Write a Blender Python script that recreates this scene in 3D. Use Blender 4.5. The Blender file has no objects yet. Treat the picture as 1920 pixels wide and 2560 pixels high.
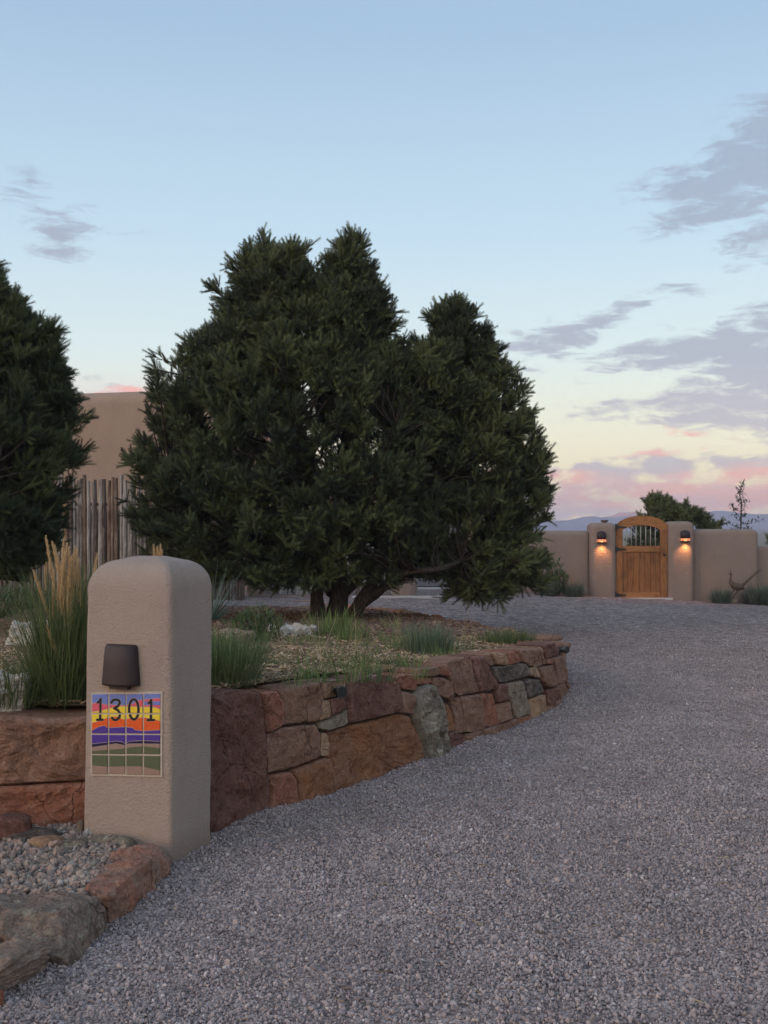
import bpy, bmesh, math, random
import numpy as np
from mathutils import Vector, noise as mn
R = math.radians
rng = np.random.default_rng(7)
random.seed(7)
SC = bpy.context.scene
COL = SC.collection
F, CX, HY, EYE = 2800.0, 960.0, 1325.0, 1.65

# ------------------------------------------------------------------ camera
cam = bpy.data.cameras.new('camera')
cam.sensor_fit = 'VERTICAL'; cam.sensor_height = 36; cam.sensor_width = 27
cam.lens = 36 * F / 2560; cam.shift_y = 45 / 2560
cam.clip_start = 0.1; cam.clip_end = 9000
camo = bpy.data.objects.new('camera', cam); COL.objects.link(camo)
camo.location = (0, 0, EYE); camo.rotation_euler = (R(90), 0, 0)
SC.camera = camo
SC.view_settings.view_transform = 'Standard'; SC.view_settings.look = 'None'
SC.view_settings.gamma = 1; SC.view_settings.use_curve_mapping = False
SC.view_settings.exposure = 0.12
SC.cycles.volume_bounces = 0; SC.cycles.max_bounces = 5; SC.cycles.diffuse_bounces = 3
SC.cycles.use_denoising = True

def srgb(r, g, b, a=1.0):
    f = lambda c: (c/255/12.92) if c/255 <= .04045 else ((c/255+.055)/1.055)**2.4
    return (f(r), f(g), f(b), a)

# ------------------------------------------------------------------ world
SUN_AZ, SUN_EL = 232.0, 3.0
world = bpy.data.worlds.new('World'); SC.world = world; world.use_nodes = True
wt = world.node_tree; wt.nodes.clear()
world.cycles.sampling_method = 'MANUAL'; world.cycles.sample_map_resolution = 512
def WN(t, **k):
    n = wt.nodes.new(t)
    for a, b in k.items(): setattr(n, a, b)
    return n
def wmath(op, a, b=None, c=None, clamp=False):
    n = WN('ShaderNodeMath', operation=op); n.use_clamp = clamp
    for i, v in enumerate((a, b, c)):
        if v is None: continue
        if isinstance(v, (int, float)): n.inputs[i].default_value = v
        else: wt.links.new(v, n.inputs[i])
    return n.outputs[0]
def wmix(fac, a, b, bt='MIX'):
    n = WN('ShaderNodeMix', data_type='RGBA', blend_type=bt)
    for i, v in ((0, fac), (6, a), (7, b)):
        if isinstance(v, (int, float)): n.inputs[i].default_value = v
        elif isinstance(v, tuple): n.inputs[i].default_value = v
        else: wt.links.new(v, n.inputs[i])
    return n.outputs[2]
def wramp(fac, pts, interp='LINEAR'):
    n = WN('ShaderNodeValToRGB'); n.color_ramp.interpolation = interp
    el = n.color_ramp.elements
    while len(el) < len(pts): el.new(.5)
    for e, (p, c) in zip(el, pts): e.position = p; e.color = c
    wt.links.new(fac, n.inputs[0]); return n.outputs[0]
tc = WN('ShaderNodeTexCoord'); sp = WN('ShaderNodeSeparateXYZ')
wt.links.new(tc.outputs['Generated'], sp.inputs[0])
X_, Y_, Z_ = sp.outputs
az = wmath('ARCTAN2', X_, Y_)
el = wmath('ARCSINE', wmath('MINIMUM', wmath('MAXIMUM', Z_, -1.0), 1.0))
elf = wmath('DIVIDE', el, R(90), clamp=True)
# clear dusk sky, by elevation (0..90 deg)
cool = wramp(elf, [(0.0, srgb(252, 220, 190)), (.028, srgb(254, 236, 196)), (.06, srgb(238, 235, 212)), (.10, srgb(216, 230, 230)),
                   (.16, srgb(190, 214, 230)), (.27, srgb(158, 186, 213)), (.5, srgb(150, 176, 206)), (1.0, srgb(140, 162, 196))])
warm = wramp(elf, [(0.0, srgb(250, 190, 135)), (.05, srgb(255, 214, 160)), (.14, srgb(244, 228, 200)), (.3, srgb(196, 208, 220)), (.6, srgb(150, 176, 206)), (1.0, srgb(140, 162, 196))])
sx, sy = math.sin(R(SUN_AZ)), math.cos(R(SUN_AZ))
side = wmath('ADD', wmath('MULTIPLY', X_, sx), wmath('MULTIPLY', Y_, sy))
wf = WN('ShaderNodeMapRange', interpolation_type='SMOOTHSTEP'); wt.links.new(side, wf.inputs[0])
wf.inputs[1].default_value = -.15; wf.inputs[2].default_value = .9
wb = WN('ShaderNodeVectorMath', operation='SCALE'); wb.inputs['Scale'].default_value = 2.3; wt.links.new(warm, wb.inputs[0])
base = wmix(wf.outputs[0], cool, wb.outputs[0])
# a left-of-frame east sky that is pinker than yellow near the horizon
lf = WN('ShaderNodeMapRange', interpolation_type='SMOOTHSTEP'); wt.links.new(az, lf.inputs[0])
lf.inputs[1].default_value = .03; lf.inputs[2].default_value = -.3
lowm = WN('ShaderNodeMapRange', interpolation_type='SMOOTHSTEP'); wt.links.new(el, lowm.inputs[0])
lowm.inputs[1].default_value = R(8.5); lowm.inputs[2].default_value = R(5.5)
lfac = wmath('MULTIPLY', wmath('MULTIPLY', lf.outputs[0], lowm.outputs[0]), .55)
base = wmix(lfac, base, srgb(224, 202, 208))
# clouds: soft ellipses in azimuth/elevation broken up by stretched noise
cmb = WN('ShaderNodeCombineXYZ'); wt.links.new(az, cmb.inputs[0]); wt.links.new(el, cmb.inputs[1])
warpn = WN('ShaderNodeTexNoise'); warpn.inputs['Scale'].default_value = 22; warpn.inputs['Detail'].default_value = 3
wmap = WN('ShaderNodeMapping'); wmap.inputs['Scale'].default_value = (1, 2.4, 1); wt.links.new(cmb.outputs[0], wmap.inputs[0])
wt.links.new(wmap.outputs[0], warpn.inputs['Vector'])
wsub = WN('ShaderNodeVectorMath', operation='SUBTRACT'); wt.links.new(warpn.outputs['Color'], wsub.inputs[0]); wsub.inputs[1].default_value = (.5, .5, .5)
wsc = WN('ShaderNodeVectorMath', operation='MULTIPLY'); wt.links.new(wsub.outputs[0], wsc.inputs[0]); wsc.inputs[1].default_value = (.035, .012, 0)
wad = WN('ShaderNodeVectorMath', operation='ADD'); wt.links.new(cmb.outputs[0], wad.inputs[0]); wt.links.new(wsc.outputs[0], wad.inputs[1])
cp = wad.outputs[0]
def blob(u, v, ru, rv, ang, amp):
    a = math.atan2(u-CX, F); e = math.atan((HY-v)/math.hypot(F, u-CX))
    m = WN('ShaderNodeMapping', vector_type='TEXTURE'); wt.links.new(cp, m.inputs[0])
    m.inputs['Location'].default_value = (a, e, 0); m.inputs['Rotation'].default_value = (0, 0, R(ang))
    m.inputs['Scale'].default_value = (ru*1.5/F, rv*1.5/F, 1)
    g = WN('ShaderNodeTexGradient', gradient_type='QUADRATIC_SPHERE'); wt.links.new(m.outputs[0], g.inputs[0])
    s = wmath('SQRT', g.outputs['Fac'])
    return wmath('MULTIPLY', s, amp)
def total(lst):
    t = None
    for b in lst:
        o = blob(*b); t = o if t is None else wmath('ADD', t, o)
    return t
grey = [(1900,400,260,85,16,1.35),(2050,300,230,110,20,1.4),(1757,462,130,42,12,1.0),(1747,550,150,26,8,.95),(1870,495,130,30,10,.9),(1905,625,90,42,12,.85),(1960,560,120,30,5,.9),
        (1727,716,55,16,-3,.85),(1650,722,85,12,3,.5),(1850,700,70,10,2,.45),(1340,862,130,48,17,1.2),(1490,812,130,24,20,1.05),(1608,762,50,10,6,.8),
        (1810,842,220,48,6,1.3),(1880,900,150,60,3,1.2),(1600,880,150,18,2,.75),(1648,918,90,15,8,.85),(1520,935,75,20,12,.8),(2080,850,200,90,0,1.2),
        (1700,1005,210,48,2,1.15),(1880,1000,180,55,0,1.2),(1500,1028,90,20,8,.75),(1890,1085,110,20,-6,.9),(1760,1050,150,22,-4,.8),(1660,1164,380,22,1,1.25),(1620,1212,190,26,2,.85),(1420,1258,170,34,0,.65),(1650,1275,300,22,0,.45),
        (165,545,120,46,-16,.85),(150,620,85,40,-28,.75),(80,500,70,46,-50,.5),(260,570,100,14,-8,.4),(262,955,48,13,-6,.8)]
pink = [(1730,1085,110,14,-12,.9),(1640,1131,130,13,4,.85),(1430,1188,110,24,0,1.15),(1800,1198,210,40,2,1.3),(1475,1247,120,30,4,1.5),(1735,1238,150,42,2,1.7),(1905,1225,100,45,0,1.3),(1610,1262,120,18,0,.8),
        (330,985,110,20,6,1.1),(520,1000,140,26,0,1.0),(200,1010,110,14,0,.6)]
gsum, psum = total(grey), total(pink)
nmap = WN('ShaderNodeMapping'); nmap.inputs['Scale'].default_value = (1, 3.6, 1); nmap.inputs['Rotation'].default_value = (0, 0, R(-7))
wt.links.new(cp, nmap.inputs[0])
fn = WN('ShaderNodeTexNoise'); fn.inputs['Scale'].default_value = 26; fn.inputs['Detail'].default_value = 7; fn.inputs['Roughness'].default_value = .68; fn.inputs['Distortion'].default_value = .35
wt.links.new(nmap.outputs[0], fn.inputs['Vector'])
nz = wmath('SUBTRACT', fn.outputs['Fac'], .5)
# loose cloud cover everywhere else outside the view, at the same low elevations
fmap = WN('ShaderNodeMapping'); fmap.inputs['Scale'].default_value = (1, 3, 1); wt.links.new(cmb.outputs[0], fmap.inputs[0])
fn2 = WN('ShaderNodeTexNoise'); fn2.inputs['Scale'].default_value = 2.6; fn2.inputs['Detail'].default_value = 3; wt.links.new(fmap.outputs[0], fn2.inputs['Vector'])
away = WN('ShaderNodeMapRange', interpolation_type='SMOOTHSTEP'); wt.links.new(wmath('ABSOLUTE', az), away.inputs[0]); away.inputs[1].default_value = .38; away.inputs[2].default_value = .7
gen = wmath('MULTIPLY', wmath('MULTIPLY', wmath('SUBTRACT', fn2.outputs['Fac'], .48, clamp=True), 7.0), away.outputs[0])
tot = wmath('ADD', wmath('ADD', gsum, psum), wmath('MINIMUM', gen, .8))
pmap = WN('ShaderNodeMapping'); pmap.inputs['Scale'].default_value = (1, 1.7, 1); wt.links.new(cmb.outputs[0], pmap.inputs[0])
fn3 = WN('ShaderNodeTexNoise'); fn3.inputs['Scale'].default_value = 34; fn3.inputs['Detail'].default_value = 6; fn3.inputs['Roughness'].default_value = .55; wt.links.new(pmap.outputs[0], fn3.inputs['Vector'])
fn4 = WN('ShaderNodeTexNoise'); fn4.inputs['Scale'].default_value = 9; fn4.inputs['Detail'].default_value = 2; wt.links.new(nmap.outputs[0], fn4.inputs['Vector'])
lowc = WN('ShaderNodeMapRange', interpolation_type='SMOOTHSTEP'); wt.links.new(el, lowc.inputs[0]); lowc.inputs[1].default_value = R(4.6); lowc.inputs[2].default_value = R(3.2)
nzz = wmath('ADD', wmath('MULTIPLY', nz, wmath('SUBTRACT', 1.0, wmath('MULTIPLY', lowc.outputs[0], .55))), wmath('MULTIPLY', wmath('SUBTRACT', fn3.outputs['Fac'], .5), wmath('MULTIPLY', lowc.outputs[0], 1.15)))
nzz = wmath('ADD', nzz, wmath('MULTIPLY', wmath('SUBTRACT', fn4.outputs['Fac'], .5), .45))
dn = wmath('ADD', wmath('MULTIPLY', wmath('MINIMUM', tot, 1.35), .92), wmath('MULTIPLY', nzz, 4.4))
cr = WN('ShaderNodeMapRange', interpolation_type='SMOOTHSTEP'); wt.links.new(dn, cr.inputs[0])
cr.inputs[1].default_value = .22; cr.inputs[2].default_value = 1.35
gate_ = wmath('MULTIPLY', tot, 5.0, clamp=True)
cov = wmath('MULTIPLY', wmath('MULTIPLY', cr.outputs[0], gate_), .93)
gcol = wramp(elf, [(0.0, srgb(196, 174, 186)), (.05, srgb(184, 170, 182)), (.09, srgb(158, 159, 176)), (.2, srgb(142, 158, 180)), (1.0, srgb(130, 150, 180))])
shade = wmix(wmath('MULTIPLY', wmath('ADD', nz, .5, clamp=True), .35), gcol, srgb(200, 202, 214))
pcol = wmix(wmath('ADD', wmath('MULTIPLY', nz, 2.2), .45, clamp=True), srgb(222, 180, 188), srgb(255, 166, 146))
pf = wmath('DIVIDE', psum, wmath('ADD', wmath('ADD', gsum, psum), .05), clamp=True)
pfs = WN('ShaderNodeMapRange', interpolation_type='SMOOTHSTEP'); wt.links.new(pf, pfs.inputs[0]); pfs.inputs[1].default_value = .25; pfs.inputs[2].default_value = .75
ccol = wmix(pfs.outputs[0], shade, pcol)
skyc = wmix(cov, base, ccol)
# physical sky, low sun, adds the after-glow around the set sun
ns = WN('ShaderNodeTexSky', sky_type='NISHITA'); ns.sun_disc = False
ns.sun_elevation = R(SUN_EL); ns.sun_rotation = R(SUN_AZ); ns.altitude = 2000
nadd = wmix(.035, skyc, ns.outputs[0], 'ADD')
below = WN('ShaderNodeMapRange'); wt.links.new(Z_, below.inputs[0]); below.inputs[1].default_value = -.01; below.inputs[2].default_value = -.06
fin = wmix(below.outputs[0], nadd, srgb(105, 98, 96))
bg = WN('ShaderNodeBackground'); wt.links.new(fin, bg.inputs[0]); bg.inputs[1].default_value = 1.0
wo = WN('ShaderNodeOutputWorld'); wt.links.new(bg.outputs[0], wo.inputs[0])

sun = bpy.data.lights.new('sun', 'SUN'); sun.energy = .8; sun.angle = R(35); sun.color = (1.0, .66, .42)
suno = bpy.data.objects.new('sun', sun); COL.objects.link(suno)
sd = Vector((sx*math.cos(R(12)), sy*math.cos(R(12)), math.sin(R(12))))
suno.rotation_euler = sd.to_track_quat('Z', 'Y').to_euler()

# ------------------------------------------------------------------ helpers
K = 2560/2212
def P(u, v, Y): return Vector(((u-CX)/F*Y, Y, EYE-(v-HY)/F*Y))
def D(u, v, Y): return P(u*K, v*K, Y)
def Q(o, s, u, v, Y): return P(o[0]+u/s, o[1]+v/s, Y)
def tag(o, label=None, cat=None, group=None, kind=None):
    for k, v in (('label', label), ('category', cat), ('group', group), ('kind', kind)):
        if v: o[k] = v
    return o
def empty(name, loc, label, cat, group=None):
    o = bpy.data.objects.new(name, None); COL.objects.link(o); o.location = loc; o.empty_display_size = .1
    return tag(o, label, cat, group)
def link(name, me, parent=None, mats=None):
    o = bpy.data.objects.new(name, me); COL.objects.link(o)
    if mats is not None:
        for m in (mats if isinstance(mats, (list, tuple)) else [mats]): me.materials.append(m)
    if parent is not None:
        o.parent = parent; o.location = -parent.location
    return o
def mesh(name, vs, fs, parent=None, mats=None, smooth=False):
    me = bpy.data.meshes.new(name); me.from_pydata([tuple(v) for v in vs], [], fs); me.update()
    if smooth: me.shade_smooth()
    return link(name, me, parent, mats)
def npmesh(name, V, T, parent=None, mats=None, attrs=None, smooth=False):
    """V (n,3) float, T (m,k) int faces of equal size."""
    me = bpy.data.meshes.new(name); n, (m, k) = len(V), T.shape
    me.vertices.add(n); me.vertices.foreach_set('co', np.ascontiguousarray(V, dtype=np.float32).ravel())
    me.loops.add(m*k); me.loops.foreach_set('vertex_index', T.astype(np.int32).ravel())
    me.polygons.add(m); me.polygons.foreach_set('loop_start', (np.arange(m)*k).astype(np.int32))
    me.update(calc_edges=True)
    for an, arr in (attrs or {}).items():
        a = me.attributes.new(an, 'FLOAT', 'POINT'); a.data.foreach_set('value', arr.astype(np.float32))
    if smooth: me.shade_smooth()
    return link(name, me, parent, mats)
class MB:
    def __init__(s): s.v = []; s.f = []; s.m = []
    def add(s, vs, fs, mi=0):
        b = len(s.v); s.v += [tuple(v) for v in vs]; s.f += [tuple(i+b for i in f) for f in fs]; s.m += [mi]*len(fs)
    def box(s, c, h, ax=None, mi=0, bev=0.0):
        """box centred c, half sizes h, axes ax, chamfered by bev"""
        ax = ax or (Vector((1,0,0)), Vector((0,1,0)), Vector((0,0,1))); c = Vector(c)
        if bev <= 0:
            vs = [c+ax[0]*(i*h[0])+ax[1]*(j*h[1])+ax[2]*(k*h[2]) for i in (-1,1) for j in (-1,1) for k in (-1,1)]
            s.add(vs, [(0,1,3,2),(4,6,7,5),(0,4,5,1),(2,3,7,6),(0,2,6,4),(1,5,7,3)], mi); return
        bm = bmesh.new(); bmesh.ops.create_cube(bm, size=2)
        for v in bm.verts: v.co = Vector((v.co.x*h[0], v.co.y*h[1], v.co.z*h[2]))
        bmesh.ops.bevel(bm, geom=bm.edges[:], offset=bev, segments=2, affect='EDGES')
        bm.verts.ensure_lookup_table()
        s.add([c+ax[0]*v.co.x+ax[1]*v.co.y+ax[2]*v.co.z for v in bm.verts], [tuple(v.index for v in f.verts) for f in bm.faces], mi); bm.free()
    def tube(s, pts, rad, n=6, mi=0, cap=True, wob=0):
        pts = [Vector(p) for p in pts]
        if not isinstance(rad, (list, tuple)): rad = [rad]*len(pts)
        b = len(s.v); up = None
        for i, p in enumerate(pts):
            t = (pts[min(i+1, len(pts)-1)]-pts[max(i-1, 0)]).normalized()
            if up is None: up = t.orthogonal().normalized()
            else:
                up = (up-t*up.dot(t)); up = up.normalized() if up.length > 1e-6 else t.orthogonal().normalized()
            w = t.cross(up)
            for k in range(n):
                a = 2*math.pi*k/n; r = rad[i]*(1+(wob*mn.noise(Vector((p.x*9+k*1.7, p.y*9, p.z*6))) if wob else 0))
                s.v.append(tuple(p+up*(math.cos(a)*r)+w*(math.sin(a)*r)))
        for i in range(len(pts)-1):
            for k in range(n):
                a0 = b+i*n+k; a1 = b+i*n+(k+1) % n
                s.f.append((a0, a1, a1+n, a0+n)); s.m.append(mi)
        if cap:
            s.f.append(tuple(b+k for k in range(n))[::-1]); s.m.append(mi)
            e = b+(len(pts)-1)*n; s.f.append(tuple(e+k for k in range(n))); s.m.append(mi)
    def build(s, name, mats, parent=None, smooth=False):
        me = bpy.data.meshes.new(name); me.from_pydata(s.v, [], s.f)
        me.polygons.foreach_set('material_index', s.m); me.update()
        if smooth: me.shade_smooth()
        return link(name, me, parent, mats)
def smoothstep(a, b, x):
    t = min(1, max(0, (x-a)/(b-a))); return t*t*(3-2*t)
def interp(x, tab, i=1):
    if x <= tab[0][0]: return tab[0][i]
    for a, b in zip(tab, tab[1:]):
        if x <= b[0]: return a[i]+(b[i]-a[i])*(x-a[0])/(b[0]-a[0])
    return tab[-1][i]
def catmull(pts, n):
    pts = [Vector(p) for p in pts]; q = [pts[0]*2-pts[1]]+pts+[pts[-1]*2-pts[-2]]; out = []
    for i in range(1, len(q)-2):
        for k in range(n):
            t = k/n; a, b, c, d = q[i-1:i+3]
            out.append(.5*((2*b)+(c-a)*t+(2*a-5*b+4*c-d)*t*t+(3*b-a-3*c+d)*t**3))
    out.append(pts[-1]); return out

# ------------------------------------------------------------------ materials
class NT:
    def __init__(s, name, rough=.85, spec=.25):
        s.mat = bpy.data.materials.new(name); s.mat.use_nodes = True; s.t = s.mat.node_tree
        s.b = s.t.nodes['Principled BSDF']; s.b.inputs['Roughness'].default_value = rough
        s.b.inputs['Specular IOR Level'].default_value = spec
        s.tc = s.t.nodes.new('ShaderNodeTexCoord').outputs['Object']
    def n(s, t, **k):
        x = s.t.nodes.new(t)
        for a, b in k.items(): setattr(x, a, b)
        return x
    def l(s, a, b): s.t.links.new(a, b)
    def mapping(s, scale=(1,1,1), src=None):
        m = s.n('ShaderNodeMapping'); m.inputs['Scale'].default_value = scale; s.l(src or s.tc, m.inputs[0]); return m.outputs[0]
    def noise(s, scale, detail=4, rough=.55, vec=None, dist=0):
        x = s.n('ShaderNodeTexNoise'); x.inputs['Scale'].default_value = scale; x.inputs['Detail'].default_value = detail
        x.inputs['Roughness'].default_value = rough; x.inputs['Distortion'].default_value = dist; s.l(vec or s.tc, x.inputs['Vector']); return x.outputs['Fac']
    def voro(s, scale, feature='F1', out='Distance', vec=None, rnd=1):
        x = s.n('ShaderNodeTexVoronoi', feature=feature); x.inputs['Scale'].default_value = scale; x.inputs['Randomness'].default_value = rnd; s.l(vec or s.tc, x.inputs['Vector']); return x.outputs[out]
    def ramp(s, f, pts, interp='LINEAR'):
        x = s.n('ShaderNodeValToRGB'); x.color_ramp.interpolation = interp; e = x.color_ramp.elements
        while len(e) < len(pts): e.new(.5)
        for q, (p, c) in zip(e, pts): q.position = p; q.color = c if len(c) == 4 else (*c, 1)
        s.l(f, x.inputs[0]); return x.outputs[0]
    def mix(s, f, a, b, bt='MIX'):
        x = s.n('ShaderNodeMix', data_type='RGBA', blend_type=bt)
        for i, v in ((0, f), (6, a), (7, b)):
            if isinstance(v, (int, float)): x.inputs[i].default_value = v
            elif isinstance(v, tuple): x.inputs[i].default_value = v if len(v) == 4 else (*v, 1)
            else: s.l(v, x.inputs[i])
        return x.outputs[2]
    def math(s, op, a, b=None, clamp=False):
        x = s.n('ShaderNodeMath', operation=op); x.use_clamp = clamp
        for i, v in enumerate((a, b)):
            if v is None: continue
            if isinstance(v, (int, float)): x.inputs[i].default_value = v
            else: s.l(v, x.inputs[i])
        return x.outputs[0]
    def bump(s, h, dist, strength=1.0, prev=None):
        x = s.n('ShaderNodeBump'); x.inputs['Distance'].default_value = dist; x.inputs['Strength'].default_value = strength
        s.l(h, x.inputs['Height'])
        if prev: s.l(prev, x.inputs['Normal'])
        return x.outputs[0]
    def done(s, col, nrm=None):
        if isinstance(col, tuple): s.b.inputs['Base Color'].default_value = col if len(col) == 4 else (*col, 1)
        else: s.l(col, s.b.inputs['Base Color'])
        if nrm: s.l(nrm, s.b.inputs['Normal'])
        return s.mat
def plain(name, c, rough=.8, bump=0, bs=60, var=.25, spec=.25):
    t = NT(name, rough, spec)
    col = t.mix(t.noise(bs*.25, 3), tuple(x*(1-var) for x in c), tuple(min(1, x*(1+var)) for x in c))
    return t.done(col, t.bump(t.noise(bs, 4), bump) if bump else None)
def stucco(name, c, sc=1.0, dirt=False):
    t = NT(name, .95, .1)
    a = t.noise(1.6, 4, .6); b = t.noise(160*sc, 3, .6)
    col = t.mix(t.math('MULTIPLY', a, .5), tuple(x*.88 for x in c), tuple(min(1, x*1.16) for x in c))
    col = t.mix(t.math('MULTIPLY', b, .45), col, tuple(x*.62 for x in c), 'MIX')
    stn = t.ramp(t.noise(3.1, 8, .75, t.mapping((1, 1, .35))), [(.48, (0,0,0)), (.72, (.55,.55,.55))])
    col = t.mix(stn, col, tuple(x*.72 for x in c))
    if dirt:   # rain-splashed earth on the lowest hand's breadth, hairline stains
        z_ = t.n('ShaderNodeSeparateXYZ'); t.l(t.tc, z_.inputs[0])
        dz = t.ramp(t.math('ADD', z_.outputs[2], t.math('MULTIPLY', t.noise(14, 6, .8), .16)), [(.07, (.75,)*3), (.24, (0,)*3)])
        col = t.mix(dz, col, (.25,.18,.14))
        ln = t.ramp(t.noise(5, 8, .8, t.mapping((3.5, 3.5, .25))), [(.60, (0,)*3), (.72, (.3,)*3)]); col = t.mix(ln, col, tuple(x*.6 for x in c))
    n1 = t.bump(t.noise(6, 4, .55, None, .6), .035, .5)
    n2 = t.bump(t.noise(85*sc, 4, .75), .016/sc, 1.0, n1)
    return t.done(col, n2)
def rockmat(name, c1, c2, c3=None, layered=False, speck=.0, bscale=1.0):
    g_ = (1.40, 1.32, 1.24); c1, c2 = (tuple(x*g for x, g in zip(c, g_)) for c in (c1, c2)); c3 = tuple(min(.8, x*g) for x, g in zip(c3, g_)) if c3 else None
    t = NT(name, .92, .15)
    v = t.mapping((1, 1, 3) if layered else (1, 1, 1))
    n1 = t.noise(3.4, 8, .72, v, .6); n2 = t.noise(15, 7, .75, v, .3); n3 = t.noise(85, 5, .75)
    col = t.mix(t.ramp(n1, [(.40, (0,0,0)), (.60, (1,1,1))]), c1, c2)
    if c3: col = t.mix(t.ramp(n2, [(.54, (0,0,0)), (.63, (.8,.8,.8))]), col, c3)
    col = t.mix(t.ramp(n2, [(.33, (.85,.85,.85)), (.47, (0,0,0))]), col, tuple(x*.45 for x in c1))
    col = t.mix(t.ramp(n3, [(.36, (.7,.7,.7)), (.56, (0,0,0))]), col, tuple(x*.42 for x in c1))
    col = t.mix(t.ramp(n3, [(.6, (0,0,0)), (.75, (.35,.35,.35))]), col, tuple(min(.8, x*1.9) for x in c2))
    if speck:
        col = t.mix(t.ramp(t.noise(9, 10, .85, None, 1.6), [(.635, (0,0,0)), (.67, (speck,)*3)]), col, (.55, .47, .40, 1))
    ed = t.n('ShaderNodeAttribute', attribute_name='edge').outputs['Fac']; col = t.mix(t.math('MULTIPLY', ed, t.ramp(t.noise(24, 5, .8), [(.42, (0,0,0)), (.62, (.55,.55,.55))])), col, tuple(min(.75, x*1.5+.12) for x in c2))
    wv = t.n('ShaderNodeVectorMath', operation='ADD'); t.l(t.tc, wv.inputs[0])
    wn = t.n('ShaderNodeTexNoise'); wn.inputs['Scale'].default_value = 6; wn.inputs['Detail'].default_value = 5; t.l(t.tc, wn.inputs['Vector'])
    ws = t.n('ShaderNodeVectorMath', operation='SCALE'); ws.inputs['Scale'].default_value = .22; t.l(wn.outputs['Color'], ws.inputs[0]); t.l(ws.outputs[0], wv.inputs[1])
    crk = t.ramp(t.voro(2.6, 'DISTANCE_TO_EDGE', 'Distance', wv.outputs[0]), [(0, (1,1,1)), (.012, (0,0,0))])
    crm = t.math('MULTIPLY', crk, t.ramp(t.noise(2.2, 3), [(.46, (0,0,0)), (.56, (1,1,1))]))
    col = t.mix(t.math('MULTIPLY', crm, .8), col, tuple(x*.25 for x in c1))
    m = t.bump(t.noise(8, 9, .78, v), .07*bscale, .9); m = t.bump(n3, .012, .9, m); m = t.bump(t.math('SUBTRACT', 1.0, crm), .015, 1, m)
    return t.done(col, m)

M = {}
M['stucco'] = stucco('warm_tan_stucco', (.475, .370, .312), 1.0, True)
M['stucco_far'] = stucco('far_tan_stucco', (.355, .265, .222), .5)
M['stucco_house'] = stucco('house_stucco', (.47, .335, .255), .4)
M['purple'] = rockmat('purple_sandstone', (.17,.088,.072), (.22,.115,.093), (.27,.155,.125), speck=.5)
M['brown'] = rockmat('brown_sandstone', (.30,.175,.125), (.22,.13,.10), (.37,.25,.185), speck=.35)
M['orange'] = rockmat('orange_sandstone', (.33,.15,.08), (.23,.13,.085), (.36,.23,.15), speck=.12)
M['red'] = rockmat('red_sandstone', (.34,.145,.095), (.25,.125,.09), (.38,.22,.155), speck=.3)
M['tan'] = rockmat('tan_sandstone', (.42,.27,.17), (.27,.175,.125), (.50,.38,.27), speck=.2)
M['grey'] = rockmat('grey_limestone', (.31,.25,.195), (.22,.175,.14), (.42,.37,.30))
M['slate'] = rockmat('dark_grey_stone', (.11,.088,.08), (.165,.135,.12), (.25,.21,.17))
M['lichen'] = rockmat('lichen_granite', (.39,.34,.275), (.14,.118,.095), (.62,.57,.47), bscale=1.8)
M['dusky'] = rockmat('dusky_layered_rock', (.37,.275,.225), (.24,.18,.15), (.42,.34,.27), layered=True, speck=.5, bscale=1.6)
M['pitted'] = rockmat('pitted_greenish_rock', (.20,.165,.14), (.38,.27,.22), (.40,.38,.31), speck=.8, bscale=2.4)
M['pinkrock'] = rockmat('pink_rock', (.42,.20,.14), (.30,.22,.18), (.42,.32,.26), speck=.6, bscale=1.2)
M['white_rock'] = rockmat('white_quartz_rock', (.62,.60,.56), (.46,.43,.39), (.72,.70,.66), bscale=1.2)
M['mortar'] = plain('dark_joint_soil', (.06,.045,.038), 1, .004)  # dark earth's own colour, for the wall cores behind the joints
M['bark'] = None
t = NT('pinon_bark', .95, .1); n1 = t.noise(30, 6, .7, t.mapping((1,1,.3)))
M['bark'] = t.done(t.ramp(n1, [(.3, (.02,.016,.013)), (.6, (.075,.058,.047)), (.8, (.13,.11,.095))]), t.bump(n1, .03))
def foliage(name, c1, c2, c3, rough=.6, transl=.0):
    t = NT(name, rough, .3)
    a = t.n('ShaderNodeAttribute', attribute_name='tint').outputs['Fac']
    col = t.ramp(a, [(0, c1), (.55, c2), (1, c3)])
    col = t.mix(t.math('MULTIPLY', t.noise(.9, 2), .35), col, c1)
    m = t.done(col)
    if transl:
        t.b.inputs['Transmission Weight'].default_value = 0
        tr = t.n('ShaderNodeBsdfTranslucent'); t.l(col, tr.inputs[0]); ms = t.n('ShaderNodeMixShader'); ms.inputs[0].default_value = transl
        t.l(t.b.outputs[0], ms.inputs[1]); t.l(tr.outputs[0], ms.inputs[2]); t.l(ms.outputs[0], t.t.nodes['Material Output'].inputs[0])
    return m
def needlemat(name, c1, c2, c3):
    t = NT(name, .55, .35); oi = t.n('ShaderNodeObjectInfo')
    m1 = t.noise(1.1, 3, .6, oi.outputs['Location']); m2 = t.noise(4.5, 2, .5, oi.outputs['Location'])
    f = t.math('ADD', t.math('MULTIPLY', oi.outputs['Random'], .35), t.math('ADD', t.math('MULTIPLY', m1, .9), t.math('MULTIPLY', m2, .5)))
    return t.done(t.ramp(f, [(.55, c1), (.83, c2), (1.0, c3)]))
M['needle'] = needlemat('pinon_needles', (.015,.024,.010), (.042,.054,.021), (.125,.145,.055))
M['needle_left'] = needlemat('blue_pinon_needles', (.014,.024,.010), (.034,.050,.020), (.09,.11,.04))
M['needle_far'] = needlemat('far_pinon_needles', (.045,.058,.022), (.085,.10,.036), (.14,.155,.06))
M['sapling_leaf'] = foliage('sapling_leaves', (.03,.04,.025), (.05,.06,.035), (.08,.09,.05))
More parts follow.
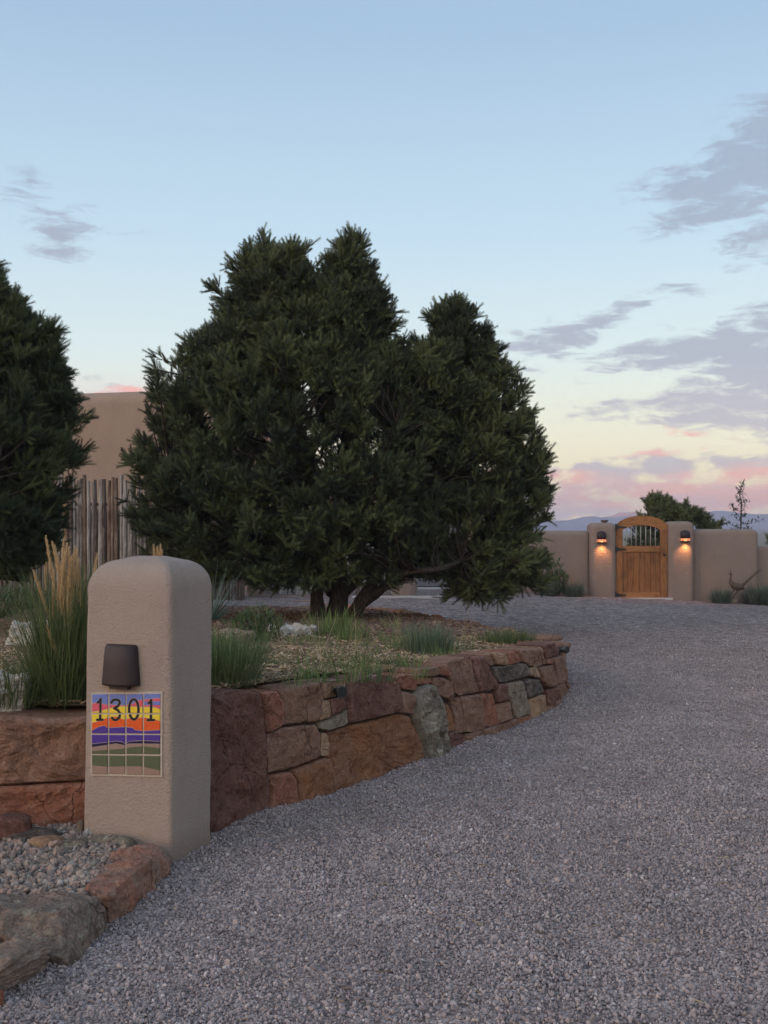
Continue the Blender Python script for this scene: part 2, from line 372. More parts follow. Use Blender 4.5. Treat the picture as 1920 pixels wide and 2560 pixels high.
M['grass'] = foliage('green_grass', (.075,.11,.030), (.145,.20,.060), (.26,.30,.11), .6, .25)
M['grass_dark'] = foliage('deep_green_grass', (.055,.08,.030), (.105,.145,.055), (.22,.23,.10), .6, .25)
M['grass_blue'] = foliage('blue_green_grass', (.07,.10,.065), (.13,.175,.11), (.22,.27,.16), .6, .2)
M['sage'] = foliage('grey_green_shrub', (.07,.095,.075), (.13,.16,.125), (.22,.25,.19), .7, .2)
M['leafy'] = foliage('green_leaves', (.06,.09,.035), (.105,.145,.06), (.18,.22,.10), .5, .25)
M['yucca'] = foliage('yucca_blades', (.07,.11,.08), (.14,.19,.14), (.30,.31,.20), .5, .1)
M['plume'] = foliage('dry_plumes', (.50,.33,.17), (.70,.50,.28), (.85,.66,.42), .9, .3)
M['dry'] = foliage('dry_stalks', (.25,.19,.10), (.40,.31,.17), (.5,.42,.26), .9, .2)
M['ceramic'] = plain('brown_ceramic', (.030,.016,.017), .55, .0006, 300, .15, .4)
M['iron'] = plain('black_iron', (.016,.014,.014), .5, .001, 200, .2, .5)
M['rust'] = plain('rusty_metal', (.10,.07,.052), .8, .002, 150, .5)
M['bar'] = plain('steel_bars', (.38,.35,.32), .5, 0, 60, .1, .5)
M['lampmetal'] = plain('bronze_lamp_body', (.03,.03,.026), .35, 0, 60, .2, .6)
M['garage'] = plain('grey_garage_door', (.15,.15,.17), .7)
M['concrete'] = plain('pale_concrete', (.48,.45,.43), .9, .003, 80)
t = NT('dark_glass', .1, .6); M['glass'] = t.done((.02,.022,.026))
def wood(name, c1, c2, vert=True):
    t = NT(name, .55, .3); v = t.mapping((14,14,.9) if vert else (.9,14,14))
    n1 = t.noise(5, 6, .65, v, .5); kn = t.noise(2.3, 3, .5)
    col = t.mix(n1, c1, c2); col = t.mix(t.ramp(n1, [(.38, (.8,)*3), (.5, (0,)*3)]), col, tuple(x*.5 for x in c1)); col = t.mix(t.ramp(kn, [(.52, (0,0,0)), (.7, (.7,.7,.7))]), col, tuple(x*.5 for x in c1))
    return t.done(col, t.bump(n1, .003))
M['wood'] = wood('honey_wood', (.22,.082,.026), (.36,.155,.053))
M['wood2'] = wood('darker_honey_wood', (.19,.07,.024), (.33,.14,.05))
M['woodh'] = wood('honey_wood_rail', (.26,.10,.032), (.42,.185,.065), False)
poles = []
for i, (a, b, c) in enumerate([((.19,.16,.145), (.45,.41,.38), (.05,.04,.034)), ((.33,.295,.27), (.58,.54,.50), (.10,.08,.07)), ((.19,.125,.095), (.38,.29,.23), (.05,.032,.026)), ((.42,.27,.14), (.56,.43,.27), (.14,.08,.05)), ((.12,.085,.07), (.30,.245,.21), (.035,.024,.02))]):
    t = NT('peeling_bark_%d' % i, .95, .1); n1 = t.noise(9, 8, .75, t.mapping((1.6,1.6,.45)), .8); n2 = t.noise(60, 4, .7)
    col = t.ramp(n1, [(.34, c), (.46, a), (.60, b), (.75, a)])
    col = t.mix(t.math('MULTIPLY', n2, .5), col, c)
    poles.append(t.done(col, t.bump(n1, .02)))
# gravel driveway surface (cells at the size of the chippings)
t = NT('driveway_gravel_base', 1.0, .0)
cc = t.n('ShaderNodeTexVoronoi'); cc.inputs['Scale'].default_value = 75; t.l(t.tc, cc.inputs['Vector'])
sepc = t.n('ShaderNodeSeparateColor'); t.l(cc.outputs['Color'], sepc.inputs[0])
cell = t.ramp(sepc.outputs[0], [(0, (.10,.087,.085)), (.35, (.235,.203,.20)), (.7, (.37,.325,.315)), (.93, (.52,.465,.44)), (1, (.74,.68,.62))])
c2 = t.n('ShaderNodeTexVoronoi'); c2.inputs['Scale'].default_value = 22; t.l(t.tc, c2.inputs['Vector'])
s2 = t.n('ShaderNodeSeparateColor'); t.l(c2.outputs['Color'], s2.inputs[0])
cell = t.mix(t.math('MULTIPLY', s2.outputs[1], .5), cell, (.13,.112,.11))
cell = t.mix(t.ramp(s2.outputs[0], [(.9, (0,0,0)), (.95, (.5,.5,.5))]), cell, (.50,.45,.42))
big = t.noise(.55, 5, .6, t.mapping((1, .5, 1))); cell = t.mix(t.ramp(big, [(.35, (.35,)*3), (.62, (0,)*3)]), cell, (.12,.104,.10))
cell = t.mix(t.ramp(t.noise(4.5, 7, .85), [(.42, (.75,)*3), (.56, (0,)*3)]), cell, (.10,.088,.086)); cell = t.mix(t.ramp(t.noise(11, 6, .85), [(.54, (0,)*3), (.66, (.7,)*3)]), cell, (.55,.50,.48)); cell = t.mix(1.0, cell, (1.22,1.09,1.03), 'MULTIPLY')
h = t.math('ADD', t.math('MULTIPLY', cc.outputs['Distance'], -1), 0)
M['gravel_base'] = t.done(cell, t.bump(t.noise(6, 5, .7), .04, .7, t.bump(h, .012)))
def scatmat(name, pts, rough=.9, wb=(1, 1, 1)):
    pts = [(p, tuple(x*w for x, w in zip(c, wb))) for p, c in pts]
    t = NT(name, rough, .2); oi = t.n('ShaderNodeObjectInfo').outputs['Random']
    col = t.ramp(oi, pts); col = t.mix(t.math('MULTIPLY', t.noise(300, 2), .4), col, (.12,.105,.105)); lo_ = t.n('ShaderNodeObjectInfo').outputs['Location']; col = t.mix(t.ramp(t.noise(1.3, 5, .65, lo_), [(.38, (.3,.3,.3)), (.6, (0,0,0))]), col, (.13,.11,.105)); return t.done(col)
M['gravel'] = scatmat('driveway_chippings', [(0, (.17,.148,.148)), (.3, (.26,.227,.225)), (.6, (.34,.298,.292)), (.88, (.41,.362,.35)), (.97, (.43,.34,.28)), (.99, (.58,.53,.49)), (1, (.66,.61,.57))], wb=(1.24,1.15,1.13))
M['pebble'] = scatmat('round_pebbles', [(0, (.13,.11,.10)), (.2, (.23,.175,.145)), (.45, (.36,.26,.205)), (.65, (.40,.26,.195)), (.85, (.45,.36,.29)), (.95, (.16,.16,.15)), (1, (.6,.53,.46))])
M['chip'] = scatmat('wood_chips', [(0, (.09,.05,.028)), (.3, (.22,.135,.07)), (.6, (.40,.265,.14)), (.85, (.56,.40,.23)), (1, (.68,.52,.34))])
M['litter'] = scatmat('bark_litter', [(0, (.07,.035,.022)), (.5, (.15,.075,.045)), (.85, (.24,.13,.08)), (1, (.36,.25,.15))])
t = NT('mulch_soil', 1, .1)
M['mulch'] = t.done(t.mix(t.noise(38, 5, .75), (.08,.05,.032), (.30,.20,.12)), t.bump(t.noise(55, 5, .75), .02))
t = NT('dry_earth', 1, .1)
M['earth'] = t.done(t.mix(t.noise(.35, 6, .65), (.16,.13,.095), (.27,.22,.16)), t.bump(t.noise(20, 4), .02))
M['pebblesoil'] = plain('grit_soil', (.16,.12,.10), 1, .006)
t = NT('mountain_rock_alpenglow', 1, .05)
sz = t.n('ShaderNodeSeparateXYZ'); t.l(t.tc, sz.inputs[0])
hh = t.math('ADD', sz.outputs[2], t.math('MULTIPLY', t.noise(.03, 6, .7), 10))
M['mountain'] = t.done(t.mix(t.math('MULTIPLY', t.ramp(t.math('DIVIDE', hh, 60), [(.38, (0,0,0)), (.45, (1,1,1))]), t.ramp(t.math('DIVIDE', t.math('ABSOLUTE', t.math('SUBTRACT', sz.outputs[0], 335)), 100), [(.45, (1,1,1)), (.75, (0,0,0))])), t.mix(t.noise(.012, 6, .65), (.20,.185,.24), (.40,.34,.40)), (.9,.45,.38)), t.bump(t.noise(.02, 8, .7), 14))  # summit pink is alpenglow painted into the rock colour, by height and x

# ------------------------------------------------------------------ ground
def hz(x, y):
    s = smoothstep(17, 26, y)
    return s*max(-.30, min(.13, -.045*(x-6.2)))
def sheet(name, xs, ys, zf, mat, holes=None):
    nx, ny = len(xs), len(ys); V = np.zeros((nx*ny, 3), np.float32)
    V[:, 0] = np.tile(xs, ny); V[:, 1] = np.repeat(ys, nx)
    V[:, 2] = [zf(x, y) for x, y in V[:, :2].tolist()]
    i = np.arange((nx-1)*(ny-1)); r, c = i//(nx-1), i % (nx-1); a = r*nx+c
    T = np.stack([a, a+1, a+nx+1, a+nx], 1)
    return npmesh(name, V, T, None, mat, smooth=True)
xs = np.concatenate([-np.geomspace(2500, 30, 10), np.linspace(-25, 25, 40), np.geomspace(30, 2500, 10)])
ys = np.concatenate([[-300, -60, -20], np.linspace(-8, 40, 40), np.geomspace(46, 1900, 16)])
def zplain(x, y):
    z = hz(x, y)-.03
    if y > 40: z += .6*smoothstep(45, 400, y)*mn.noise(Vector((x*.01, y*.01, 0))) - .1 + 1.2*smoothstep(300, 1500, y)
    return z
tag(sheet('ground', xs, ys, zplain, M['earth']), kind='structure')
def zdrive(x, y):
    z = hz(x, y)
    z += .022*mn.noise(Vector((x*.9, y*.55, 1))) + .016*mn.noise(Vector((x*3.1, y*2.2, 4))) + .008*mn.noise(Vector((x*8, y*7, 9)))*(1-smoothstep(9, 18, y))
    # shallow wheel tracks curving with the drive
    c = x-(.9+.035*(y-5)**1.25 if y > 5 else .9)
    for o in (-.1, 1.5): z -= .014*math.exp(-((c-o)/.22)**2)
    return z
tag(sheet('gravel_driveway', np.concatenate([np.linspace(-9, -3.2, 12), np.linspace(-3, 8, 150), np.linspace(8.3, 20, 24)]), np.concatenate([np.linspace(-5, 3, 6), np.linspace(3.2, 20, 230), np.linspace(20.3, 31.0, 40)]), zdrive, M['gravel_base']), kind='structure')

# ---- scatter helper (points with rotation and scale, drawn from a few lumps)
def scatter(name, pts, rots, scls, kind, mat, parent=None, label=None):
    me = bpy.data.meshes.new(name); me.vertices.add(len(pts)); me.vertices.foreach_set('co', pts.astype(np.float32).ravel())
    for an, arr in (('rot', rots), ('scl', scls)):
        a = me.attributes.new(an, 'FLOAT_VECTOR', 'POINT'); a.data.foreach_set('vector', arr.astype(np.float32).ravel())
    o = link(name, me, parent, mat)
    g = bpy.data.node_groups.new(name+'_scatter', 'GeometryNodeTree')
    g.interface.new_socket('Geometry', in_out='INPUT', socket_type='NodeSocketGeometry'); g.interface.new_socket('Geometry', in_out='OUTPUT', socket_type='NodeSocketGeometry')
    N = g.nodes.new; L = g.links.new
    gi, go = N('NodeGroupInput'), N('NodeGroupOutput')
    iop = N('GeometryNodeInstanceOnPoints'); iop.inputs['Pick Instance'].default_value = True
    join = N('GeometryNodeGeometryToInstance')
    for k in range(5):
        if kind == 'stone':
            s = N('GeometryNodeMeshIcoSphere'); s.inputs['Radius'].default_value = 1; s.inputs['Subdivisions'].default_value = 1 if 'gravel' in name else 2
        else:
            s = N('GeometryNodeMeshCube'); s.inputs['Size'].default_value = (2, 2, 2)
        spn = N('GeometryNodeSetPosition'); L(s.outputs['Mesh'], spn.inputs['Geometry'])
        ps = N('GeometryNodeInputPosition'); ad = N('ShaderNodeVectorMath'); ad.operation = 'ADD'; ad.inputs[1].default_value = (k*7.3, k*3.1, k*1.7)
        L(ps.outputs[0], ad.inputs[0]); nz_ = N('ShaderNodeTexNoise'); nz_.inputs['Scale'].default_value = .9; nz_.inputs['Detail'].default_value = 1; L(ad.outputs[0], nz_.inputs['Vector'])
        sb = N('ShaderNodeVectorMath'); sb.operation = 'SUBTRACT'; sb.inputs[1].default_value = (.5, .5, .5); L(nz_.outputs['Color'], sb.inputs[0])
        ml = N('ShaderNodeVectorMath'); ml.operation = 'SCALE'; ml.inputs['Scale'].default_value = 1.5 if kind == 'stone' else .9; L(sb.outputs[0], ml.inputs[0])
        L(ml.outputs[0], spn.inputs['Offset'])
        sm = N('GeometryNodeSetMaterial'); sm.inputs['Material'].default_value = mat; L(spn.outputs[0], sm.inputs['Geometry'])
        L(sm.outputs[0], join.inputs[0])
    L(gi.outputs[0], iop.inputs['Points']); L(join.outputs[0], iop.inputs['Instance'])
    for an, inp in (('rot', 'Rotation'), ('scl', 'Scale')):
        na = N('GeometryNodeInputNamedAttribute'); na.data_type = 'FLOAT_VECTOR'; na.inputs['Name'].default_value = an; L(na.outputs['Attribute'], iop.inputs[inp])
    L(iop.outputs[0], go.inputs[0])
    md = o.modifiers.new('scatter', 'NODES'); md.node_group = g
    return tag(o, label, None, None, 'stuff')

# ------------------------------------------------------------------ wall base curve
front = [(-1.42,5.62),(-1.18,5.86),(-.949,6.13),(-.687,6.60),(-.33,7.02),(.27,8.05),(.618,8.72),(1.46,10.10),(1.89,11.50),(1.93,12.3),(1.62,13.0)]
base_c = catmull([(x, y, 0) for x, y in front], 14)
seg = [0]
for a, b in zip(base_c, base_c[1:]): seg.append(seg[-1]+(b-a).length)
SL = seg[-1]; BAT = .14
def curve_at(s):
    s = min(max(s, 0), SL-1e-4)
    i = next(k for k in range(len(seg)-1) if seg[k+1] >= s)
    t = (s-seg[i])/(seg[i+1]-seg[i]); p = base_c[i].lerp(base_c[i+1], t)
    i0, i1 = max(i-3, 0), min(i+4, len(base_c)-1); d = (base_c[i1]-base_c[i0]).normalized()
    return p, Vector((d.y, -d.x, 0))
def S(s, z, o=0):
    p, n = curve_at(s); q = p+n*(o-BAT*max(z, 0)); return Vector((q.x, q.y, z))
SS = np.linspace(0, SL, 400); SP = [curve_at(s) for s in SS]
def inv(u, v):
    a = (u-CX)/F; z = .3
    for _ in range(6):
        best = None; prev = None
        for s, (p, n) in zip(SS, SP):
            q = p-n*(BAT*max(z, 0)); g = q.x-a*q.y
            if prev is not None and prev[1] <= 0 <= g:
                t = prev[1]/(prev[1]-g); best = (prev[0]+t*(s-prev[0]), prev[2]+t*(q.y-prev[2])); break
            prev = (s, g, q.y)
        if best is None:
            j = max(range(len(SS)), key=lambda k: (SP[k][0].x-SP[k][1].x*BAT*z)/(SP[k][0].y)); best = (SS[j], SP[j][0].y)
        z = EYE-(v-HY)/F*best[1]
    return best[0], z
walltop = [(0,.74),(1.0,.735),(2.2,.70),(3.5,.64),(5,.58),(6.2,.53),(7.2,.49),(8.2,.46)]

# ---- planted bed
ctl = [(-6,6,.68),(-3,6,.68),(-1.6,6.1,.69),(-.9,6.8,.70),(-.6,7.2,.69),(.1,8.4,.62),(.9,9.9,.55),(1.5,11.6,.48),(1.4,12.9,.44),(1.1,14.5,.38),(.7,17,.3),(.1,19.5,.19),(-.6,22,.1),(-3,24.3,.03),
       (-2,12,.50),(-5,12,.5),(-.77,17,.31),(-5,19.5,.25),(-9,20,.25),(-9,24,.1),(-9,12,.5),(-.3,12,.47),(-2,9,.6),(-4,9,.6)]
def bedz(x, y):
    w = z = 0
    for a, b, c in ctl:
        d = ((x-a)**2+(y-b)**2)**1.5+.02; w += 1/d; z += c/d
    return z/w + .022*mn.noise(Vector((x*1.1, y*1.1, 0)))
inner = [S(s, .6, -.20) for s in np.linspace(.55, SL-.5, 26)]
back = [(1.55,13.1),(1.36,14.5),(.80,17),(.18,19.5),(-.5,22),(-1.6,23.8),(-2.95,24.45)]
poly = [(-9.5, 6.12), (-1.62, 6.12)]+[(p.x, p.y) for p in inner]+back+[(-9.5, 24.6)]
def inpoly(x, y, pl=poly):
    c = False; n = len(pl); j = n-1
    for i in range(n):
        xi, yi = pl[i][:2]; xj, yj = pl[j][:2]
        if (yi > y) != (yj > y) and x < (xj-xi)*(y-yi)/(yj-yi)+xi: c = not c
        j = i
    return c
bm = bmesh.new()
ring = []
for i, (x, y) in enumerate(poly):
    x2, y2 = poly[(i+1) % len(poly)]; n = max(1, int(math.hypot(x2-x, y2-y)/.4))
    for k in range(n): ring.append((x+(x2-x)*k/n, y+(y2-y)*k/n))
from mathutils.geometry import delaunay_2d_cdt
pts2 = [Vector(p) for p in ring]; ne = len(pts2)
for y in np.arange(6.3, 24.5, .22 ):
    for x in np.arange(-9.4, 2.0, .22 if y < 14 else .4):
        q = (x+random.uniform(-.04,.04), y+random.uniform(-.04,.04))
        if inpoly(*q): pts2.append(Vector(q))
vo, eo, fo, *_ = delaunay_2d_cdt(pts2, [(i, (i+1) % ne) for i in range(ne)], [], 1, 1e-5)
bed = mesh('mulch_bed', [(v.x, v.y, bedz(v.x, v.y)) for v in vo], [tuple(f) for f in fo], None, M['mulch'], True)
tag(bed, kind='structure')
bm.free()

# ------------------------------------------------------------------ dry stone retaining wall
wall = empty('stone_wall', (-.2, 7.4, 0), 'dry-stacked red sandstone retaining wall curving along the driveway from the pillar', 'wall')
c3 = lambda L: [(500+x/3.318, 1500+y/3.318) for x, y in L]
c4 = lambda L: [(900+x/2.9625, 1500+y/2.9625) for x, y in L]
stones = [
 ('purple', c3([(40,815),(95,800),(280,755),(470,750),(510,770),(535,880),(552,1000),(556,1110),(558,1440),(592,1560),(550,1740),(80,1950),(40,1960)])),
 ('red', c3([(515,768),(640,750),(690,840),(690,1035),(620,1080),(565,1105),(555,1000),(535,860)])),
 ('brown', c3([(645,750),(720,725),(1000,672),(1035,830),(1010,945),(985,1008),(850,1018),(697,1042),(695,840)])),
 ('tan', c3([(1004,678),(1215,660),(1220,785),(1100,810),(1038,820)])),
 ('tan', c3([(1020,832),(1083,825),(1095,962),(1080,985),(990,1005),(1012,940)])),
 ('purple', c3([(1090,820),(1222,790),(1226,898),(1102,962)])),
 ('grey', c3([(1085,985),(1226,906),(1230,1025),(1062,1088),(988,1068),(992,1020)])),
 ('purple', c3([(1225,672),(1300,640),(1480,615),(1596,637),(1652,717),(1662,928),(1240,1020),(1228,900)])),
 ('brown', c3([(562,1112),(690,1062),(850,1035),(968,1032),(988,1075),(1010,1112),(1005,1300),(860,1358),(700,1412),(570,1438)])),
 ('tan', c3([(1014,1098),(1060,1102),(1076,1200),(1068,1298),(1010,1298)])),
 ('orange', c3([(1068,1098),(1240,1042),(1450,995),(1662,942),(1752,975),(1786,1041),(1854,1210),(1872,1350),(1659,1440),(1380,1530),(1102,1640),(1092,1420),(1072,1300),(1080,1200)])),
 ('red', c3([(572,1455),(758,1420),(800,1500),(808,1690),(620,1760),(553,1745),(597,1580),(572,1480)])),
 ('orange', c3([(768,1414),(1000,1320),(1062,1310),(1088,1410),(1098,1640),(812,1710),(804,1500)])),
 ('red', c4([(242,575),(320,547),(408,547),(424,600),(416,668),(310,662),(292,620)])),
 ('brown', c4([(302,672),(390,690),(402,760),(402,850),(312,840),(302,760)])),
 ('brown', c4([(415,512),(570,487),(578,553),(530,566),(428,568)])),
 ('red', c4([(428,573),(524,573),(540,615),(500,622),(430,625)])),
 ('red', c4([(573,482),(640,472),(658,560),(650,572),(602,558),(582,550)])),
 ('brown', c4([(534,572),(610,572),(660,602),(698,710),(672,746),(592,716),(544,650)])),
 ('brown', c4([(646,468),(700,442),(808,422),(828,432),(850,560),(888,680),(740,708),(712,690),(672,590),(657,560)])),
 ('purple', c4([(834,420),(908,412),(948,490),(1018,640),(1018,662),(892,680),(854,550)])),
 ('orange', c4([(595,748),(660,772),(698,870),(708,958),(628,998),(602,900)])),
 ('brown', c4([(682,732),(745,718),(768,830),(772,983),(714,983),(712,900)])),
 ('brown', c4([(750,716),(888,697),(918,800),(928,958),(840,988),(778,983),(772,830)])),
 ('purple', c4([(632,1006),(700,972),(780,1012),(780,1070),(640,1120)])),
 ('brown', c4([(784,1010),(930,967),(1060,932),(1066,985),(790,1080)])),
 ('red', c4([(894,690),(985,687),(1008,770),(1038,918),(962,943),(934,938),(922,800)])),
 ('brown', c4([(1014,772),(1108,748),(1138,878),(1043,920),(1020,830)])),
 ('purple', c4([(1024,622),(1075,612),(1095,738),(1018,762),(1003,690)])),
 ('grey', c4([(1074,616),(1200,592),(1233,700),(1256,856),(1160,882),(1112,740)])),
 ('brown', c4([(912,410),(968,388),(1000,478),(970,493),(944,460)])),
 ('tan', c4([(974,386),(1058,390),(1082,484),(1040,488),(1004,474)])),
 ('red', c4([(1062,386),(1170,376),(1200,458),(1102,487),(1086,478)])),
 ('brown', c4([(1176,371),(1306,352),(1350,478),(1300,498),(1240,488),(1208,460)])),
 ('slate', c4([(974,502),(1010,492),(1210,467),(1238,500),(1238,558),(1100,598),(1030,612)])),
 ('tan', c4([(1243,497),(1300,492),(1328,578),(1248,563)])),
 ('slate', c4([(1222,602),(1240,582),(1330,592),(1362,680),(1340,688),(1248,722)])),
 ('tan', c4([(1258,735),(1350,702),(1380,702),(1388,838),(1280,890),(1262,860)])),
 ('brown', c4([(1064,930),(1170,892),(1173,940),(1072,985)])),
 ('orange', c4([(1174,886),(1250,862),(1276,890),(1182,940)])),
 ('brown', c4([(1312,351),(1345,347),(1373,478),(1358,478)])),
 ('purple', c4([(1352,336),(1400,322),(1446,312),(1468,400),(1382,432)])),
 ('brown', c4([(1318,502),(1420,478),(1458,618),(1392,652),(1352,600)])),
 ('red', c4([(1379,437),(1422,432),(1422,470),(1383,474)])),
 ('brown', c4([(1424,432),(1488,412),(1526,588),(1466,622)])),
 ('purple', c4([(1378,670),(1458,642),(1488,738),(1398,786),(1388,700)])),
 ('brown', c4([(1464,634),(1520,602),(1545,690),(1522,728),(1493,738)])),
 ('brown', c4([(1394,795),(1490,765),(1500,810),(1398,850)])),
 ('brown', c4([(1527,592),(1556,600),(1568,690),(1548,722)])),
]
def face_stone(name, outline, surf, mat, parent, depth=.24, proud=.0, amp=.02, inset=.007, dens=.022, label=None, gap=.0022):
    """outline: (s,z) points; surf(s,z,o) -> world point. A block with rough front, rounded edges and real depth."""
    cs = sum(p[0] for p in outline)/len(outline); cz = sum(p[1] for p in outline)/len(outline)
    pl = []
    for i, (a, b) in enumerate(outline):
        c, d = outline[(i+1) % len(outline)]; L = math.hypot(c-a, d-b); n = max(1, int(L/dens))
        for k in range(n):
            t = k/n; jj = .0042 if k else .001; pl.append((a+(c-a)*t+random.uniform(-1,1)*jj, b+(d-b)*t+random.uniform(-1,1)*jj))
    # round corners slightly
    for _ in range(1):
        pl = [((pl[i-1][0]+6*pl[i][0]+pl[(i+1) % len(pl)][0])/8, (pl[i-1][1]+6*pl[i][1]+pl[(i+1) % len(pl)][1])/8) for i in range(len(pl))]
    rm = sum(math.hypot(a-cs, b-cz) for a, b in pl)/len(pl); n = len(pl)
    sd = random.uniform(0, 100); vs, fs = [], []
    def ringv(scale, off, na):
        for a, b in pl:
            r = max(1e-4, math.hypot(a-cs, b-cz)); k = scale*(1-gap/r)
            s_, z_ = cs+(a-cs)*k, cz+(b-cz)*k
            q = surf(s_, z_, 0); nn = mn.noise(Vector((q.x*6+sd, q.y*6, q.z*8))); tq = nn*4; nn = .45*nn+.55*(math.floor(tq)+smoothstep(.6, 1, tq-math.floor(tq)))/4; nn += .45*mn.noise(Vector((q.x*19+sd, q.y*19, q.z*23)))+.22*mn.noise(Vector((q.x*47+sd, q.y*47, q.z*50)))
            vs.append(surf(s_, z_, off+na*nn))
    i1 = inset/rm; i2 = inset*2.2/rm
    R_ = [(1, -depth, 0), (1, -.03, .004), (1, -inset, .006), (1-i1*.8, proud-.002, amp*.5), (1-i2, proud+.004, amp)]
    R_ += [((1-i2)*q_, proud+.006, amp*1.15) for q_ in (.9, .8, .7, .6, .5, .4, .3, .2, .1)]
    for r in R_: ringv(*r)
    for k in range(len(R_)-1):
        for i in range(n):
            a, b = k*n+i, k*n+(i+1) % n; fs.append((a, b, b+n, a+n))
    fs.append(tuple(range(n))[::-1]); fs.append(tuple((len(R_)-1)*n+i for i in range(n)))
    o = mesh(name, vs, fs, parent, mat, False)
    ea = o.data.attributes.new('edge', 'FLOAT', 'POINT'); ev = np.zeros(len(vs), np.float32); ev[2*n:5*n] = np.tile([.9, 1, .55], (n, 1)).T.ravel(); ea.data.foreach_set('value', ev)
    if label: o['label'] = label
    return o
for i, (m, pl) in enumerate(stones):
    sz_ = [inv(u, v) for u, v in pl]
    # clip what touches the gravel into the ground
    zm = sum(z for s, z in sz_)/len(sz_); sz_ = [(s, -.10 if (z < .03 and (z < zm or len(sz_) > 6)) else max(z, .045)) for s, z in sz_]
    lab = {0: 'huge dark purple slab beside the pillar', 10: 'largest rust-orange boulder at the foot of the wall'}.get(i)
    face_stone('stone', sz_, S, M[m], wall, .26, random.uniform(-.012, .022), .024 if i not in (0, 10) else .034, label=lab)
# dark earth core behind the joints
vs, fs = [], []
sl = np.linspace(.3, SL, 60)
for s in sl:
    zt = interp(s, walltop)-.06
    vs += [S(s, -.15, -.035), S(s, zt, -.035), S(s, zt, -.24)]
for i in range(len(sl)-1):
    a = i*3; fs += [(a, a+3, a+4, a+1), (a+1, a+4, a+5, a+2)]
mesh('core', vs, fs, wall, M['mortar'])
# stones of the hidden back of the tip and small coping pieces seen on top
for (m, s0, s1) in [('brown', 7.0, 7.42), ('purple', 7.45, 7.85), ('brown', 7.88, 8.2)]:
    for zz0, zz1 in ((-.1, .2), (.21, .46)):
        if s1 < SL: face_stone('stone', [(s0, zz0), (s1, zz0), (s1, zz1), (s0, zz1)], S, M[m], wall, .25, 0, .02)

def rock(name, pts, mat, parent=None, sub=3, amp=.03, freq=4, rough=.35, ridge=0, label=None, cat=None, group=None, flat=False, seed=None, center=None, smooth=.5):
    """a boulder: hull of corner points, subdivided and broken up with noise"""
    bm = bmesh.new()
    for p in pts: bm.verts.new(p)
    r = bmesh.ops.convex_hull(bm, input=bm.verts[:])
    bmesh.ops.delete(bm, geom=[g for g in r['geom_interior'] if isinstance(g, bmesh.types.BMVert)], context='VERTS')
    bmesh.ops.triangulate(bm, faces=bm.faces[:])
    for k in range(sub):
        bmesh.ops.subdivide_edges(bm, edges=bm.edges[:], cuts=1, use_grid_fill=True, smooth=0)
        bmesh.ops.triangulate(bm, faces=[f for f in bm.faces if len(f.verts) > 3])
        if k < 2: bmesh.ops.smooth_vert(bm, verts=bm.verts[:], factor=smooth, use_axis_x=True, use_axis_y=True, use_axis_z=True)
    bm.normal_update(); sd = seed if seed is not None else random.uniform(0, 100)
    mv = []
    for v in bm.verts:
        p = v.co*freq; p = Vector((p.x+sd, p.y, p.z*(1+ridge)))
        d = mn.noise(p)+rough*mn.noise(p*2.7)+rough*.6*mn.noise(p*6.1)
        if ridge: d += ridge*.5*(abs(mn.noise(Vector((p.x*.5, p.y*.5, p.z*2.4))))-.3)*-1
        mv.append(v.normal*(amp*d))
    for v, d in zip(bm.verts, mv): v.co += d
    me = bpy.data.meshes.new(name); bm.to_mesh(me); bm.free()
    if not flat: me.shade_smooth()
    o = link(name, me, parent, mat)
    return tag(o, label, cat, group)
def boxpts(c, h, rot=0, jit=.2, extra=True):
    """irregular corner cloud around a centre"""
    out = []
    for i in (-1, 1):
        for j in (-1, 1):
            for k in (-1, 1):
                x, y, z = i*h[0]*(1-random.uniform(0, jit)), j*h[1]*(1-random.uniform(0, jit)), k*h[2]*(1-random.uniform(0, jit*.5))
                out.append((c[0]+x*math.cos(rot)-y*math.sin(rot), c[1]+x*math.sin(rot)+y*math.cos(rot), c[2]+z))
    if extra:
        for _ in range(5):
            v = Vector((random.gauss(0,1), random.gauss(0,1), random.gauss(0,1))).normalized()
            x, y, z = v.x*h[0]*1.08, v.y*h[1]*1.08, v.z*h[2]*1.05
            out.append((c[0]+x*math.cos(rot)-y*math.sin(rot), c[1]+x*math.sin(rot)+y*math.cos(rot), c[2]+z))
    return out
# upright lichen rock set into the wall
u0 = [c4([p])[0] for p in [(445,640),(500,610),(560,650),(600,800),(630,1080),(620,1150),(500,1180),(470,1080),(415,880),(405,760),(420,680)]]
sp_ = [inv(*p) for p in u0]
face_stone('stone', [(s, -.12 if z < .07 else z) for s, z in sp_], S, M['lichen'], wall, .2, .045, .06, inset=.02, dens=.022, label='upright knobbly grey lichen-covered rock set proud of the wall')
# coping pieces lying on the wall top near the tip
for (u, v, Y, w, d, hh_, m) in [(1365,1590,12.1,.19,.16,.035,'brown'),(1380,1608,11.75,.2,.15,.04,'brown'),(1300,1614,10.9,.16,.14,.03,'red'),(1325,1604,11.4,.15,.16,.028,'red')]:
    p = P(u, v, Y); rock('stone', boxpts((p.x, p.y, p.z-.02), (w, d, hh_), random.uniform(0, .6), .2), M[m], wall, 2, .012, 5)

